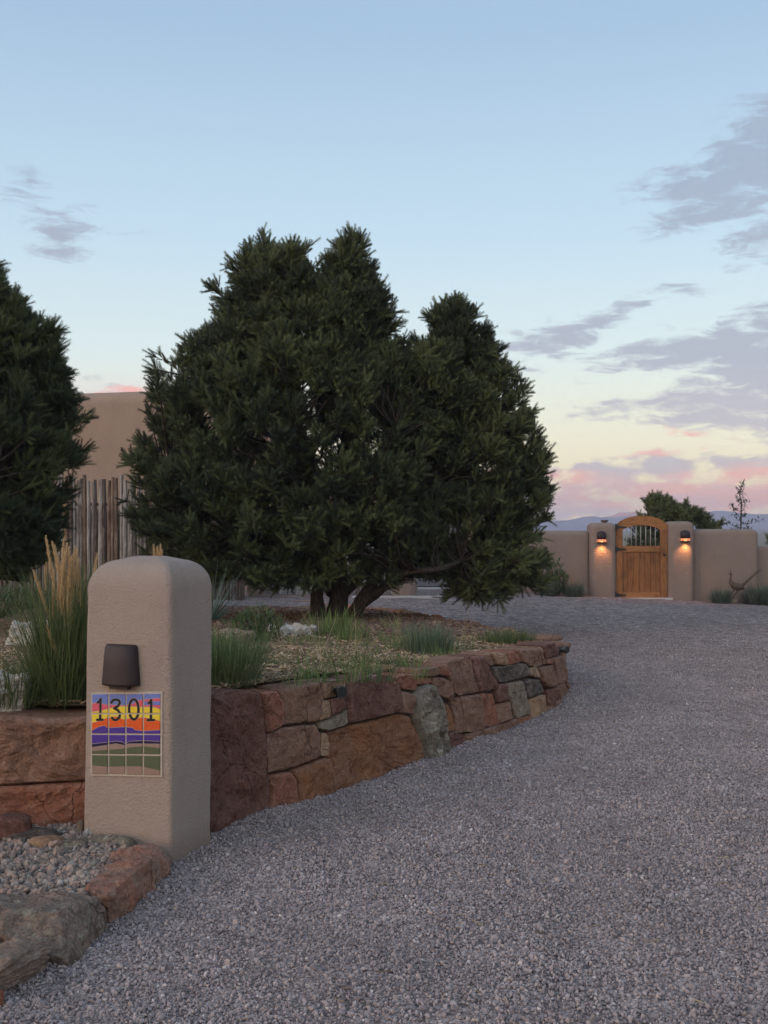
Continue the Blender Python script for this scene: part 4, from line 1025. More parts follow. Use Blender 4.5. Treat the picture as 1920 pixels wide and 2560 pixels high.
for i, (u, v) in enumerate(small):
    c = bedpt(u*K, v*K); nn = random.randint(22, 75); sc_ = random.uniform(.8, 1.3)
    tag(grass_thing('grass_tuft', tuple(c), [clump(c, nn, .09*sc_, .17*sc_, .5, .8, .005)], M[random.choice(['grass', 'grass', 'grass_dark'])], 'small green grass tuft '+tl_[i], 'grass tuft', 'small grass tufts on the mulch'))
for i, (u, v, lb) in enumerate([(700,1440,'between spotlight and trunk'),(610,1415,'below the leafy green shrub'),(860,1400,'left of the blue-green clump'),(1010,1380,'between the blue-green clump and the wall tip'),(765,1420,'in the middle of the bed')]):
    c = bedpt(u*K, v*K); nn = 14
    a_ = blades(np.tile(np.array(c), (nn, 1))+rng.normal(0, .03, (nn, 3))*np.array([1, 1, 0]), rng.uniform(0, 6.28, nn), rng.uniform(.25, .6, nn), rng.uniform(.1, .8, nn), rng.uniform(0, .7, nn), np.full(nn, .0035), 5)
    grass_thing('dry_grass_wisp', tuple(c), [a_], M['dry'], 'wisp of long dry straw-coloured grass stalks '+lb, 'grass tuft', 'dry grass wisps')
N_ = 500; Yq = np.sqrt(rng.uniform(3.5**2, 12**2, N_)); Xq = rng.uniform(-.2, .34, N_)*Yq
kk = np.array([drive_ok(a, b_) for a, b_ in zip(Xq.tolist(), Yq.tolist())]); Xq, Yq = Xq[kk], Yq[kk]
sz = rng.uniform(.012, .035, len(Xq))
scatter('dry_debris', np.stack([Xq, Yq, np.array([zdrive(a, b_) for a, b_ in zip(Xq.tolist(), Yq.tolist())])+.008], 1), np.stack([rng.normal(0, .15, len(Xq)), rng.normal(0, .15, len(Xq)), rng.uniform(0, 6.28, len(Xq))], 1), np.stack([sz, sz*.07, sz*.05], 1), 'chip', M['chip'])
# left side of the pillar
g(20, 1530, 420, .2, .3, .6, .9, .006, 'grass_dark', 'low grass clump on the boulder wall at the left picture edge')
for i, (u, v, L, mt) in enumerate([(20,1335,.35,'leafy'),(70,1318,.42,'leafy'),(-40,1320,.5,'leafy'),(150,1300,.4,'leafy')]): pass

def leafy(name, c, n, rx, ry, rz_, leaf, w, mat, label, cat='shrub', group=None, stems=14, up=.4):
    c = Vector(c); root = empty(name, tuple(c), label, cat, group)
    v = rng.normal(0, 1, (n, 3)); v /= np.linalg.norm(v, axis=1)[:, None]; r = rng.uniform(.35, 1, n)**.5
    lump = 1+.25*np.sin(v[:, 0]*5+1)*np.cos(v[:, 1]*4)+.15*np.sin(v[:, 2]*9)
    b_ = v*np.array([rx, ry, rz_])*(r*lump)[:, None]; b_[:, 2] = np.abs(b_[:, 2]+rz_*.75)*.7
    az_ = np.arctan2(v[:, 1], v[:, 0])+rng.normal(0, .8, n)
    V, T, tn = blades(b_, az_, rng.uniform(.6, 1.2, n)*leaf, rng.uniform(.1, 1.5, n)*(1-up*.3), rng.uniform(0, .6, n), rng.uniform(.7, 1.2, n)*w, 2)
    npmesh('foliage', V, T, root, M[mat], {'tint': tn}).location = (0,0,0)
    mb = MB()
    for k in range(stems):
        a = random.uniform(0, 6.28); e = Vector((math.cos(a)*rx*.7, math.sin(a)*ry*.7, rz_*random.uniform(.8, 1.3)))
        mb.tube([Vector((0,0,-.03)), e*.5+Vector((0,0,.02)), e], [.005, .004, .002], 4)
    mb.build('stem', M['bark'], root).location = (0,0,0)
    return root
c = bedpt(555*K, 1383*K); leafy('leafy_shrub', c, 900, .28, .28, .26, .09, .016, 'leafy', 'rounded leafy green shrub between the pillar and the big tree')
# yucca with stiff spikes right of pillar
c = bedpt(455*K, 1345*K); n = 60; a = rng.uniform(0, 6.28, n)
V, T, tn = blades(np.tile(np.array(c), (n, 1)), a, rng.uniform(.5, .95, n), rng.uniform(.3, 1.35, n), rng.uniform(0, .15, n), rng.uniform(.018, .03, n), 3)
o = npmesh('yucca', V-np.array(c), T, None, M['yucca'], {'tint': tn}); o.location = c; tag(o, 'spiky yucca with stiff pale blades half hidden behind the pillar', 'yucca')
LS = 'dark shrubs below the tree at the left'
for (u, v, s_, lb) in [(5,1335,1.0,'dark green shrub at the left picture edge above the white rock'),(62,1316,.9,'dark green shrub behind the top of the reddish white rock'),(150,1310,.9,'dark shrub behind the feather reed grass plumes'),(-60,1330,1.1,'dark shrub cut off by the left picture edge')]:
    c = bedpt(u*K, v*K); leafy('shrub', c, 900, .42*s_, .4*s_, .38*s_, .10, .018, 'leafy', lb, 'shrub', LS)
# pale rocks in the bed
WR = 'pale rocks lying in the mulch bed'
def bedrock(u, v, h_, rot_, mat, label, sub=3, amp=.03, dz=.0):
    c = bedpt(u*K, v*K); rock('rock', boxpts((c.x, c.y, c.z+h_[2]*.4+dz), h_, rot_, .35), M[mat], None, sub+1, amp, 7, .9, smooth=.1, flat=True, label=label, cat='rock', group=WR)
bedrock(78, 1398, (.30,.22,.17), .1, 'white_rock', 'white-topped rock showing through the feather reed grass')
bedrock(8, 1520, (.20,.13,.12), -.1, 'white_rock', 'crumpled white rock at the left picture edge above the boulder wall')
bedrock(632, 1372, (.27,.20,.07), .1, 'white_rock', 'flat white rock lying right of the leafy green shrub', 3, .05)
bedrock(478, 1395, (.28,.2,.1), .3, 'grey', 'grey rock just right of the pillar below the yucca')
bedrock(507, 1386, (.2,.15,.07), -.3, 'grey', 'small grey rock beside the leafy shrub foot')

# ------------------------------------------------------------------ garden spotlights on the wall
def spot(u, v, Yoff, label, sc_=1.0):
    s, z = inv(u, v); p, n = curve_at(s); pos = S(s, z, .02); d = (n+Vector((-.5,-.3,.05))).normalized()
    root = empty('garden_spotlight', tuple(pos), label, 'spotlight', 'spotlights fixed to the stone wall'); r = .034*sc_
    mb = MB(); mb.tube([Vector((0,0,0))-d*.02, d*.035, d*.05], [r*.75, r*.9, r*.95], 14); mb.build('body', M['lampmetal'], root, True).location = (0,0,0)
    mb = MB(); mb.tube([d*.05, d*.052, d*.075, d*.078], [r*1.02, r*1.12, r*1.12, r*1.02], 14); mb.build('rim', M['lampmetal'], root).location = (0,0,0)
    mb = MB(); mb.tube([d*.072, d*.080], [r*.98, r*.9], 14); mb.build('lens', M['glass'], root).location = (0,0,0)
    mb = MB(); mb.tube([Vector((0,0,-.02)), Vector((0,0,-.055))-n*.03], [.007,.007], 6); mb.build('bracket', M['lampmetal'], root).location = (0,0,0)
spot(839, 1727, 0, 'small dark round spotlight on the tan stone near the middle of the wall')
spot(1398, 1624, 0, 'small dark spotlight at the far tip of the stone wall')

# ------------------------------------------------------------------ trees
def twigs_crown(name, pos, dirs, scl, parent, mat, nn, L, nl, w, tilt):
    """a crown of bottle-brush twigs: points carry rotation and scale, each twig is a stem set round with needles"""
    me = bpy.data.meshes.new(name); me.vertices.add(len(pos)); me.vertices.foreach_set('co', (pos-np.array(parent.location)).astype(np.float32).ravel())
    d = dirs/np.linalg.norm(dirs, axis=1)[:, None]
    rot = np.stack([np.zeros(len(d)), np.arccos(np.clip(d[:, 2], -1, 1)), np.arctan2(d[:, 1], d[:, 0])], 1)
    for an, arr in (('rot', rot), ('scl', np.repeat(scl[:, None], 3, 1))):
        a = me.attributes.new(an, 'FLOAT_VECTOR', 'POINT'); a.data.foreach_set('vector', arr.astype(np.float32).ravel())
    o = link(name, me, None, mat); o.parent = parent
    g = bpy.data.node_groups.new('twig_scatter', 'GeometryNodeTree')
    g.interface.new_socket('Geometry', in_out='INPUT', socket_type='NodeSocketGeometry'); g.interface.new_socket('Geometry', in_out='OUTPUT', socket_type='NodeSocketGeometry')
    N = g.nodes.new; Lk = g.links.new; gi, go = N('NodeGroupInput'), N('NodeGroupOutput')
    iop = N('GeometryNodeInstanceOnPoints'); iop.inputs['Pick Instance'].default_value = True; gti = N('GeometryNodeGeometryToInstance')
    for k in range(3):
        ml = N('GeometryNodeMeshLine'); ml.inputs['Count'].default_value = nn; ml.inputs['Start Location'].default_value = (0, 0, .01)
        ml.inputs['Offset'].default_value = (0, 0, L*(.85+.15*k)/nn)
        cn = N('GeometryNodeMeshCone'); cn.inputs['Vertices'].default_value = 3; cn.inputs['Radius Top'].default_value = w*.25; cn.inputs['Radius Bottom'].default_value = w; cn.inputs['Depth'].default_value = nl; cn.fill_type = 'NONE'
        ix = N('GeometryNodeInputIndex'); mu = N('ShaderNodeMath'); mu.operation = 'MULTIPLY'; mu.inputs[1].default_value = 2.399; Lk(ix.outputs[0], mu.inputs[0])
        rv = N('FunctionNodeRandomValue'); rv.data_type = 'FLOAT'; rv.inputs[2].default_value = tilt-.25; rv.inputs[3].default_value = tilt+.3; rv.inputs['Seed'].default_value = k+3
        cb = N('ShaderNodeCombineXYZ'); Lk(rv.outputs[1], cb.inputs[0]); Lk(mu.outputs[0], cb.inputs[2])
        rs = N('FunctionNodeRandomValue'); rs.data_type = 'FLOAT'; rs.inputs[2].default_value = .75; rs.inputs[3].default_value = 1.15; rs.inputs['Seed'].default_value = k+9
        ip = N('GeometryNodeInstanceOnPoints'); Lk(ml.outputs[0], ip.inputs['Points']); Lk(cn.outputs['Mesh'], ip.inputs['Instance']); Lk(cb.outputs[0], ip.inputs['Rotation']); Lk(rs.outputs[1], ip.inputs['Scale'])
        rl = N('GeometryNodeRealizeInstances'); Lk(ip.outputs[0], rl.inputs[0])
        st_ = N('GeometryNodeMeshCone'); st_.inputs['Vertices'].default_value = 4; st_.inputs['Radius Top'].default_value = .004; st_.inputs['Radius Bottom'].default_value = .006; st_.inputs['Depth'].default_value = L
        jn = N('GeometryNodeJoinGeometry'); Lk(rl.outputs[0], jn.inputs[0]); Lk(st_.outputs['Mesh'], jn.inputs[0])
        sm = N('GeometryNodeSetMaterial'); sm.inputs['Material'].default_value = mat; Lk(jn.outputs[0], sm.inputs[0]); Lk(sm.outputs[0], gti.inputs[0])
    Lk(gi.outputs[0], iop.inputs['Points']); Lk(gti.outputs[0], iop.inputs['Instance'])
    for an, inp in (('rot', 'Rotation'), ('scl', 'Scale')):
        na = N('GeometryNodeInputNamedAttribute'); na.data_type = 'FLOAT_VECTOR'; na.inputs['Name'].default_value = an; Lk(na.outputs['Attribute'], iop.inputs[inp])
    Lk(iop.outputs[0], go.inputs[0]); md = o.modifiers.new('twigs', 'NODES'); md.node_group = g
    return tag(o, kind='stuff')
def pine(base, stems, solids, nb, mat, label, nn=46, L=.17, Rn=.042, w=.0022, tilt=.75, side=(9, 12), tw=(5, 7), plume_r=.34, name='pinon_pine', group=None, limbs=None, dens_low=1.0, twscale=1.0, shrink=.86):
    """stems: list of point lists with radii; solids: list of (Yc, depth scale, [(z, xl, xr)...])"""
    root = empty(name, tuple(base), label, 'tree', group); mb = MB(); nodes = []
    for pts, r0, r1 in stems:
        pc = catmull(pts, 6); rad = [r0+(r1-r0)*(i/(len(pc)-1))**.8 for i in range(len(pc))]
        mb.tube([p-Vector(base) for p in pc], rad, 9, wob=.25)
        nodes += [(p, rad[i]) for i, p in enumerate(pc) if i > 2]
    areas = []
    for Yc, ds, pr, wgt in solids:
        areas.append(sum((b_[2]-b_[1])*abs(a_[0]-b_[0])*min((b_[2]-b_[1])*ds, 4) for a_, b_ in zip(pr, pr[1:]))**.8*wgt)
    areas = np.array(areas)/sum(areas); pos, dirs, scl = [], [], []
    placed = 0; tries = 0
    while placed < nb and tries < nb*60:
        tries += 1
        k = rng.choice(len(solids), p=areas); Yc, ds, pr, wgt = solids[k]
        z0_, z1_ = min(pr[0][0], pr[-1][0]), max(pr[0][0], pr[-1][0]); z = rng.uniform(z0_, z1_)
        pr2 = sorted(pr); xl, xr = interp(z, pr2, 1), interp(z, pr2, 2); xc, hw = (xl+xr)/2, (xr-xl)/2
        a = rng.uniform(0, 2*math.pi); rho = rng.uniform(0, 1)**.38
        if rng.uniform() > (hw/max((q_[2]-q_[1])/2 for q_ in pr))**.75+.06: continue
        sk = max(0, hw-plume_r*.55)*shrink/.86*.98; x = xc+math.cos(a)*rho*sk; y = Yc+math.sin(a)*rho*min(sk*ds, 2.9)
        z -= plume_r*.45; tip = Vector((x, y, z)); out = Vector((math.cos(a), math.sin(a)*.9, 0))
        pen = 4 if tip.z-base[2] > 2.0 else .35
        best = min(nodes, key=lambda q: (q[0]-tip).length+max(0, q[0].z-tip.z+.25)*pen)
        rt, rr = best; d = tip-rt; Ld = d.length
        if Ld < .3: continue
        wj = .10*Ld; m1 = rt+d*.35+Vector((random.uniform(-wj,wj), random.uniform(-wj,wj), random.uniform(-.12,.08)*Ld)); m2 = rt+d*.72+Vector((random.uniform(-wj,wj), random.uniform(-wj,wj), random.uniform(-.10,.10)*Ld)); pth = catmull([rt, m1, m2, tip], 4)
        r0 = min(rr*.7, .008+.009*Ld)
        mb.tube([p-Vector(base) for p in pth], [r0*(1-i/len(pth))+.005 for i in range(len(pth))], 5, cap=False)
        placed += 1
        gdir = (d.normalized()*.55+Vector((0,0,1))*(.65 if z > z0_+.8 else .25)+out*.35).normalized()
        # side shoots round the bough end
        ns_ = random.randint(*side); pr_ = plume_r*random.uniform(.75, 1.2)
        for s_i in range(ns_):
            t_ = random.uniform(0, 1); st = pth[-1]-gdir*(t_*pr_*1.5)
            aa = Vector((random.gauss(0,1), random.gauss(0,1), random.gauss(0,.6))); sd_ = (aa-gdir*aa.dot(gdir)).normalized()
            sdir = (gdir*random.uniform(.55, 1.1)+sd_*random.uniform(.4, .95)+Vector((0,0,.25))).normalized(); ln = pr_*random.uniform(.6, 1.1)*(.55+.45*t_)
            en = st+sdir*ln
            mb.tube([st-Vector(base), en-Vector(base)], [.006, .003], 3, cap=False)
            for q in range(random.randint(*tw)):
                f = random.uniform(.25, 1.0); pp = st.lerp(en, f); bb = Vector((random.gauss(0,1), random.gauss(0,1), random.gauss(0,1)))
                td = (sdir+bb*.48+Vector((0,0,.22))).normalized(); pos.append(pp); dirs.append(td); scl.append(random.uniform(.65, 1.25)*twscale)
    mb.build('trunk', M['bark'], root, True).location = (0,0,0)
    twigs_crown('crown', np.array(pos), np.array(dirs), np.array(scl), root, mat, nn, L, Rn, w, tilt)
    print(label, 'boughs', placed, 'twigs', len(pos))
    return root
def sol(Y, ds, rows, wgt=1.0):
    out = []
    for v, a, b_ in rows:
        pa_, pb_ = D(a, v, Y), D(b_, v, Y); out.append((pa_.z, pa_.x, pb_.x))
    return (Y, ds, out, wgt)
TY = 17.0
base = Vector((D(725, 1335, TY).x, TY, .28))
st = [([D(728,1340,TY),D(733,1270,TY),D(728,1160,TY),D(745,1000,TY+.1),D(758,800,TY),D(765,620,TY),D(765,520,TY)], .17, .02),
      ([D(690,1340,TY-.1),D(684,1285,TY-.15),D(690,1240,TY-.1),D(660,1120,TY),D(600,950,TY+.1),D(565,760,TY),D(558,560,TY)], .12, .02),
      ([D(760,1335,TY-.05),D(785,1290,TY-.3),D(830,1215,TY-.4),D(880,1120,TY-.2),D(940,950,TY),D(968,760,TY+.2),D(968,680,TY+.2)], .12, .02),
      ([D(775,1310,TY-.1),D(830,1268,TY-.5),D(880,1236,TY-.7),D(950,1228,TY-.7),D(1020,1195,TY-.1),D(1080,1120,TY+.4)], .09, .02),
      ([D(690,1270,TY-.1),D(640,1228,TY-.4),D(560,1180,TY-.4),D(480,1130,TY-.1),D(380,1060,TY+.2)], .075, .02),
      ([D(745,1280,TY),D(790,1240,TY+.5),D(850,1180,TY+.9),D(960,1080,TY+1.2)], .08, .02),
      ([D(715,1280,TY),D(640,1180,TY+.6),D(520,1040,TY+1.1),D(420,920,TY+1.2)], .09, .02),
      ([D(728,1200,TY),D(700,1080,TY-.6),D(660,960,TY-.9),D(625,900,TY-.8)], .07, .02),
      ([D(735,1200,TY),D(790,1080,TY-.6),D(830,980,TY-.9),D(850,920,TY-.8)], .07, .02)]
sl_ = [sol(TY-.3, .8, [(742,800,1010),(790,790,1030),(860,780,1040),(930,780,1040)], 1.6), sol(TY-.6, .7, [(1130,480,760),(1180,500,800),(1225,520,700)], .8), sol(TY, .9, [(540,545,800),(580,505,815),(620,478,838),(700,450,885),(760,430,930),(820,420,960)], 1.0), sol(TY, 1.0, [(476,742,790),(508,715,806),(540,692,815),(590,672,832),(650,650,868),(700,640,885)], 2.0),
       sol(TY, 1.0, [(498,525,592),(530,505,628),(565,488,650),(620,478,655),(680,450,680)], 1.6),
       sol(TY, .9, [(590,442,468),(630,434,478),(680,415,500)], .45),
       sol(TY, .85, [(630,465,840),(670,435,880),(710,405,888),(745,345,925),(800,290,945),(860,282,960),(920,280,970),(960,252,980),(1000,220,1000),(1050,226,1010),(1100,245,1010),(1150,280,1000),(1195,305,985),(1240,350,950)], 1.0),
       sol(TY+.3, .95, [(630,940,1000),(668,912,1050),(725,880,1090),(790,865,1135),(850,860,1168),(900,880,1192),(950,880,1205),(1030,880,1214),(1100,880,1212),(1160,860,1210),(1200,860,1208),(1240,900,1198),(1278,950,1150)], 1.7)]
pine(base, st, sl_, 1780, M['needle'], 'large bushy multi-stemmed pinon pine rising from the middle of the mulch bed', side=(7, 10), tw=(5, 8), nn=110, L=.16, Rn=.029, w=.0017, tilt=1.05, plume_r=.26)
# left tree, partly outside the picture
LY = 13.0
lb = Vector((D(-110, 1400, LY).x, LY, .45))
ls = [([lb, D(-112,1250,LY), D(-105,1000,LY), D(-90,780,LY), D(-70,600,LY)], .13, .02), ([D(-110,1300,LY), D(-60,1150,LY-.2), D(10,1000,LY-.3), D(60,850,LY-.2), D(80,720,LY)], .08, .015),
      ([D(-110,1280,LY), D(-180,1150,LY), D(-260,1000,LY), D(-300,850,LY)], .08, .015), ([D(-110,1250,LY), D(-60,1120,LY-.7), D(-10,1000,LY-1.0)], .06, .015)]
lsol = [sol(LY, 1.0, [(555,-60,-5),(600,-120,35),(650,-190,75),(690,-220,105),(760,-290,145),(820,-340,172),(870,-370,195),(930,-390,205),(1000,-390,190),(1060,-380,176),(1120,-350,168),(1180,-310,140),(1230,-260,75)], 1.0),
        sol(LY, .9, [(682,95,122),(720,80,140),(780,60,160),(850,50,190)], 1.5)]
pine(lb, ls, lsol, 900, M['needle_left'], 'dark pinon pine cut off by the left picture edge', nn=70, L=.14, Rn=.029, w=.0017, side=(7, 10), tw=(4, 7), plume_r=.22, tilt=.95)
# pinon beyond the gate wall
GY = 34.0
gb_ = Vector((D(1465, 1300, GY).x, GY, -.1))
gs = [([gb_, D(1462,1230,GY), D(1455,1150,GY), D(1440,1100,GY)], .1, .02), ([D(1465,1280,GY), D(1500,1200,GY), D(1520,1140,GY)], .07, .02), ([D(1465,1280,GY), D(1420,1200,GY), D(1405,1120,GY)], .07, .02), ([D(1465,1280,GY), D(1390,1230,GY), D(1360,1170,GY)], .06, .02)]
gsol = [sol(GY, .9, [(1068,1392,1425),(1076,1388,1480),(1090,1384,1515),(1108,1374,1545),(1130,1358,1570),(1160,1340,1590),(1210,1325,1595),(1260,1330,1570)], 1.0)]
pine(gb_, gs, gsol, 330, M['needle_far'], 'rounded pinon pine standing behind the wooden gate and wall', nn=24, L=.17, Rn=.06, w=.005, side=(7, 9), tw=(4, 6), plume_r=.26)
gb2 = Vector((D(1345, 1300, GY+4).x, GY+4, -.1))
pine(gb2, [([gb2, D(1345,1230,GY+4), D(1345,1185,GY+4)], .08, .02)], [sol(GY+4, .9, [(1160,1335,1360),(1185,1325,1380),(1220,1320,1390),(1260,1325,1380)], 1.0)], 60, M['needle_far'], 'small bushy pinon seen through the bars of the gate', nn=24, L=.17, Rn=.06, w=.005, side=(7, 9), tw=(4, 6), plume_r=.3)
BP = 'low pinons beyond the far end of the wall'
gb3 = Vector((D(1668, 1300, GY).x, GY, -.1))
pine(gb3, [([gb3, D(1668,1230,GY), D(1668,1190,GY)], .08, .02)], [sol(GY, .9, [(1150,1655,1700),(1165,1645,1720),(1200,1638,1730),(1260,1640,1730)], 1.0)], 70, M['needle_far'], 'low bushy pinon behind the lower wall at the right picture edge', nn=24, L=.17, Rn=.06, w=.005, side=(7, 9), tw=(4, 6), plume_r=.3, group=BP)

# ------------------------------------------------------------------ buildings
def rounded_block(name, x0, x1, y0, y1, z0, z1, r, mat, parent=None, wob=.02, topf=None):
    """adobe block with soft rounded top and corners"""
    vs, fs, rings_ = [], [], []; hx, hy = (x1-x0)/2, (y1-y0)/2; cx_, cy_ = (x0+x1)/2, (y0+y1)/2; r = min(r, hx*.95, hy*.95)
    def ring_(z, ins, rc):
        pts = []; a_, b_ = hx-ins, hy-ins; rc = max(.004, min(rc, a_-.001, b_-.001))
        for sx_, sy_, a0 in ((1,-1,-90),(1,1,0),(-1,1,90),(-1,-1,180)):
            for k in range(5):
                a = R(a0+22.5*k); pts.append((cx_+sx_*(a_-rc)+rc*math.cos(a), cy_+sy_*(b_-rc)+rc*math.sin(a)))
        out = []
        for i, p in enumerate(pts):
            out.append(p)
            if i % 5 == 4:
                q = pts[(i+1) % len(pts)]; m = 10 if abs(q[0]-p[0]) > abs(q[1]-p[1]) else 3
                for k in range(1, m): out.append((p[0]+(q[0]-p[0])*k/m, p[1]+(q[1]-p[1])*k/m))
        return [(x, y, z) for x, y in out]
    rings_.append(ring_(z0, 0, r))
    for k in range(4): rings_.append(ring_(z0+(z1-r-z0)*(k+1)/4, 0, r))
    for k in range(1, 7): a = R(90*k/7); rings_.append(ring_(z1-r+r*math.sin(a), r*(1-math.cos(a)), r))
    rings_.append(ring_(z1, r*.98, r*.3)); n = len(rings_[0])
    for rg in rings_:
        for x, y, z in rg:
            zz = z+(topf(x) if topf and z > (z0+z1)/2 else 0)
            vs.append((x+wob*mn.noise(Vector((y*.9, z*1.1, x*.7))), y+wob*mn.noise(Vector((x*.9, z*1.1, 3))), zz+wob*.7*mn.noise(Vector((x*1.3, y, 7)))*(1 if z > z0 else 0)))
    for k in range(len(rings_)-1):
        for i in range(n): a, b_ = k*n+i, k*n+(i+1) % n; fs.append((a, b_, b_+n, a+n))
    fs.append(tuple((len(rings_)-1)*n+i for i in range(n)))
    return mesh(name, vs, fs, parent, mat, True)
def xat(u, Y): return (u-CX)/F*Y
house = empty('adobe_house', (-9, 30, 0), 'tan adobe house with rounded parapet behind the trees', 'house')
rounded_block('wall', -17, xat(700, 28), 28, 38, -.2, 5.02, .35, M['stucco_house'], house, .05, lambda x: .11*(x+9.5)*.35)
gar = empty('garage', (.5, 29.5, 0), 'low tan stucco garage with a wide grey door behind the big pine', 'garage')
gx0, gx1 = xat(700, 29.5)+.02, xat(1235, 29.5); dx0, dx1 = xat(1000, 29.5), xat(1172, 29.5)
gd = .12
# walls round the door opening
rounded_block('wall', dx1, gx1+.4, 29.5, 36, -.2, 3.25, .2, M['stucco_house'], gar, .02)
rounded_block('wall', gx0, dx0-1.6, 29.5, 36, -.2, 3.25, .2, M['stucco_house'], gar, .02)
rounded_block('wall', dx0-1.62, dx1+.02, 29.52, 36, 2.35, 3.24, .18, M['stucco_house'], gar, .01)
door = empty('garage_door', (0,0,0), None, None); door.parent = gar; door.location = (0,0,0)
for k in range(5):
    mb = MB(); zc = gd+.02+(k+.5)*.448; mb.box(((dx0-1.6+dx1)/2-gar.location.x, 29.78-gar.location.y, zc), ((dx1-dx0+1.6)/2-.01, .02, .215), None, 0, .008)
    o = mb.build('panel', M['garage'], door); o.location = (0,0,0)
tag(mesh('concrete_apron', [(dx0-2, 28.9, .135), (gx1, 28.9, .135), (gx1, 29.6, .14), (dx0-2, 29.6, .14), (dx0-2, 28.9, -.05), (gx1, 28.9, -.05)], [(0,1,2,3),(4,5,1,0)], None, M['concrete']), kind='structure')
p0 = P(880, 1509, 25.1); p1 = P(1104, 1510, 25.1)
mbx = MB(); mbx.box(((p0.x+p1.x)/2, 25.05, zdrive(.2, 25)+.01), ((p1.x-p0.x)/2, .10, .03), None, 0, .005)
tag(mbx.build('concrete_strip', M['concrete']), kind='structure')

# stucco yard walls and pillars around the coyote fences
YWG = 'stucco posts of the yard wall'
yw = empty('yard_wall', (-4, 20.9, 0), 'tan stucco yard wall rising behind the coyote fence at the left', 'wall')
rounded_block('wall', -11, xat(432, 20.9), 20.75, 21.1, 0, 2.05, .12, M['stucco_house'], yw, .015)
ped = empty('low_stucco_wall', (-1.3, 25.55, 0), 'low tan stucco plinth wall under the coyote fence behind the big tree', 'wall')
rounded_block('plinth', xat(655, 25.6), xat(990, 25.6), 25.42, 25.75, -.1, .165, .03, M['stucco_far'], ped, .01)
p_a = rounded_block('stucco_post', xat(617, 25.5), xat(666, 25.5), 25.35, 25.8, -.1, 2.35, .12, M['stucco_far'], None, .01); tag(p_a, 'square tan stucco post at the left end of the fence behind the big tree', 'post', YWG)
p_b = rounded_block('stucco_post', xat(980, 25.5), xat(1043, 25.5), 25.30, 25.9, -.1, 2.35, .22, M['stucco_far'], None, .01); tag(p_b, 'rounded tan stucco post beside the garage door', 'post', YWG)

# coyote fences: every pole a part
protos = []
for i in range(10):
    r = random.uniform(.030, .045); H = 1.0; pts = []; rad = []
    for k in range(9):
        pts.append(Vector((.010*mn.noise(Vector((i*3.1, k*.6, 0))), .008*mn.noise(Vector((i*5.7, k*.6, 9))), k/8*H))); rad.append(r*(1.08-.2*k/8+.10*mn.noise(Vector((i*9.1, k*1.3, 2)))))
    mb = MB(); mb.tube(pts, rad, 8, wob=.12)
    me = bpy.data.meshes.new('pole'); me.from_pydata(mb.v, [], mb.f); me.update(); protos.append((me, r))
pmesh = {}
def coyote(name, x0, x1, Y, zb, zt, label, tones, dip=.06, wdir=None):
    root = empty(name, ((x0+x1)/2, Y, zb), label, 'fence', 'coyote fences of upright poles'); x = x0
    while x < x1:
        k = random.randrange(10); me, r = protos[k]; tone = random.choice(tones); key = (k, tone)
        if key not in pmesh: m2 = me.copy(); m2.materials.append(poles[tone]); pmesh[key] = m2; m2.name = 'pole'
        h_ = (zt-zb)+random.uniform(-dip*1.6, dip); sxy = random.uniform(.85, 1.15)
        o = bpy.data.objects.new('pole', pmesh[key]); COL.objects.link(o); o.parent = root
        o.location = (x-root.location.x+r*sxy, random.uniform(-.012, .012), 0); o.scale = (sxy, sxy, h_); o.rotation_euler = (random.uniform(-.008,.008), random.uniform(-.012,.012), random.uniform(0, 6.28))
        x += 2*r*sxy*random.uniform(.84, .98)
    for zz in (.25, .8):
        mb = MB(); mb.tube([Vector((x0-root.location.x, .07, (zt-zb)*zz)), Vector((x1-root.location.x, .07, (zt-zb)*zz))], [.03, .03], 6); mb.build('rail', poles[4], root).location = (0,0,0)
    return root
coyote('coyote_fence', xat(-30, 20), xat(347, 20), 20.4, .2, 2.60, 'tall weathered coyote fence of peeling poles between the two pines', [0,0,0,0,1,1,1,2,2,4,4,4,0,0,1,2,4,3], .07)
coyote('coyote_fence', xat(668, 25.5), xat(985, 25.5), 25.55, .19, 2.1, 'pale coyote fence panel on the low plinth behind the big tree trunk', [0,1,1,1,4], .05)
coyote('coyote_fence', xat(440, 24.4), xat(600, 24.4), 24.6, .05, 2.2, 'shaded coyote fence panel between the pillar and the stucco post', [0,4,4,2], .05)

# ------------------------------------------------------------------ gate wall
WY = 27.0; c5 = lambda x, y, Y=WY: P(1300+x/2.6758, 1150+y/2.6758, Y)
def vx(x, Y=WY): return c5(x, 0, Y).x
def vz(y, Y=WY): return c5(0, y, Y).z
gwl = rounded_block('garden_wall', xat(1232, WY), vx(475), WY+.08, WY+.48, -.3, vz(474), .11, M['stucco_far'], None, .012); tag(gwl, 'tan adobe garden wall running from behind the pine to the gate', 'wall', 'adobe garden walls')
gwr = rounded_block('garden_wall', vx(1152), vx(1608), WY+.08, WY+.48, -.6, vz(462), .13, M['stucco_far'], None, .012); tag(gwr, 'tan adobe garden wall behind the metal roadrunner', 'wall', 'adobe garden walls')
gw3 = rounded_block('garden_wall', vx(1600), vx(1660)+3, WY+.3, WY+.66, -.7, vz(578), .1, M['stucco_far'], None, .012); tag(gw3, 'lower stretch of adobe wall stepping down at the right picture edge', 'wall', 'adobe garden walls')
gp1 = rounded_block('gate_pillar', vx(468), vx(640), WY-.12, WY+.52, -.3, vz(420), .12, M['stucco_far'], None, .01); tag(gp1, 'rounded adobe gate pillar on the hinge side with a lit sconce', 'pillar', 'adobe pillars flanking the gate')
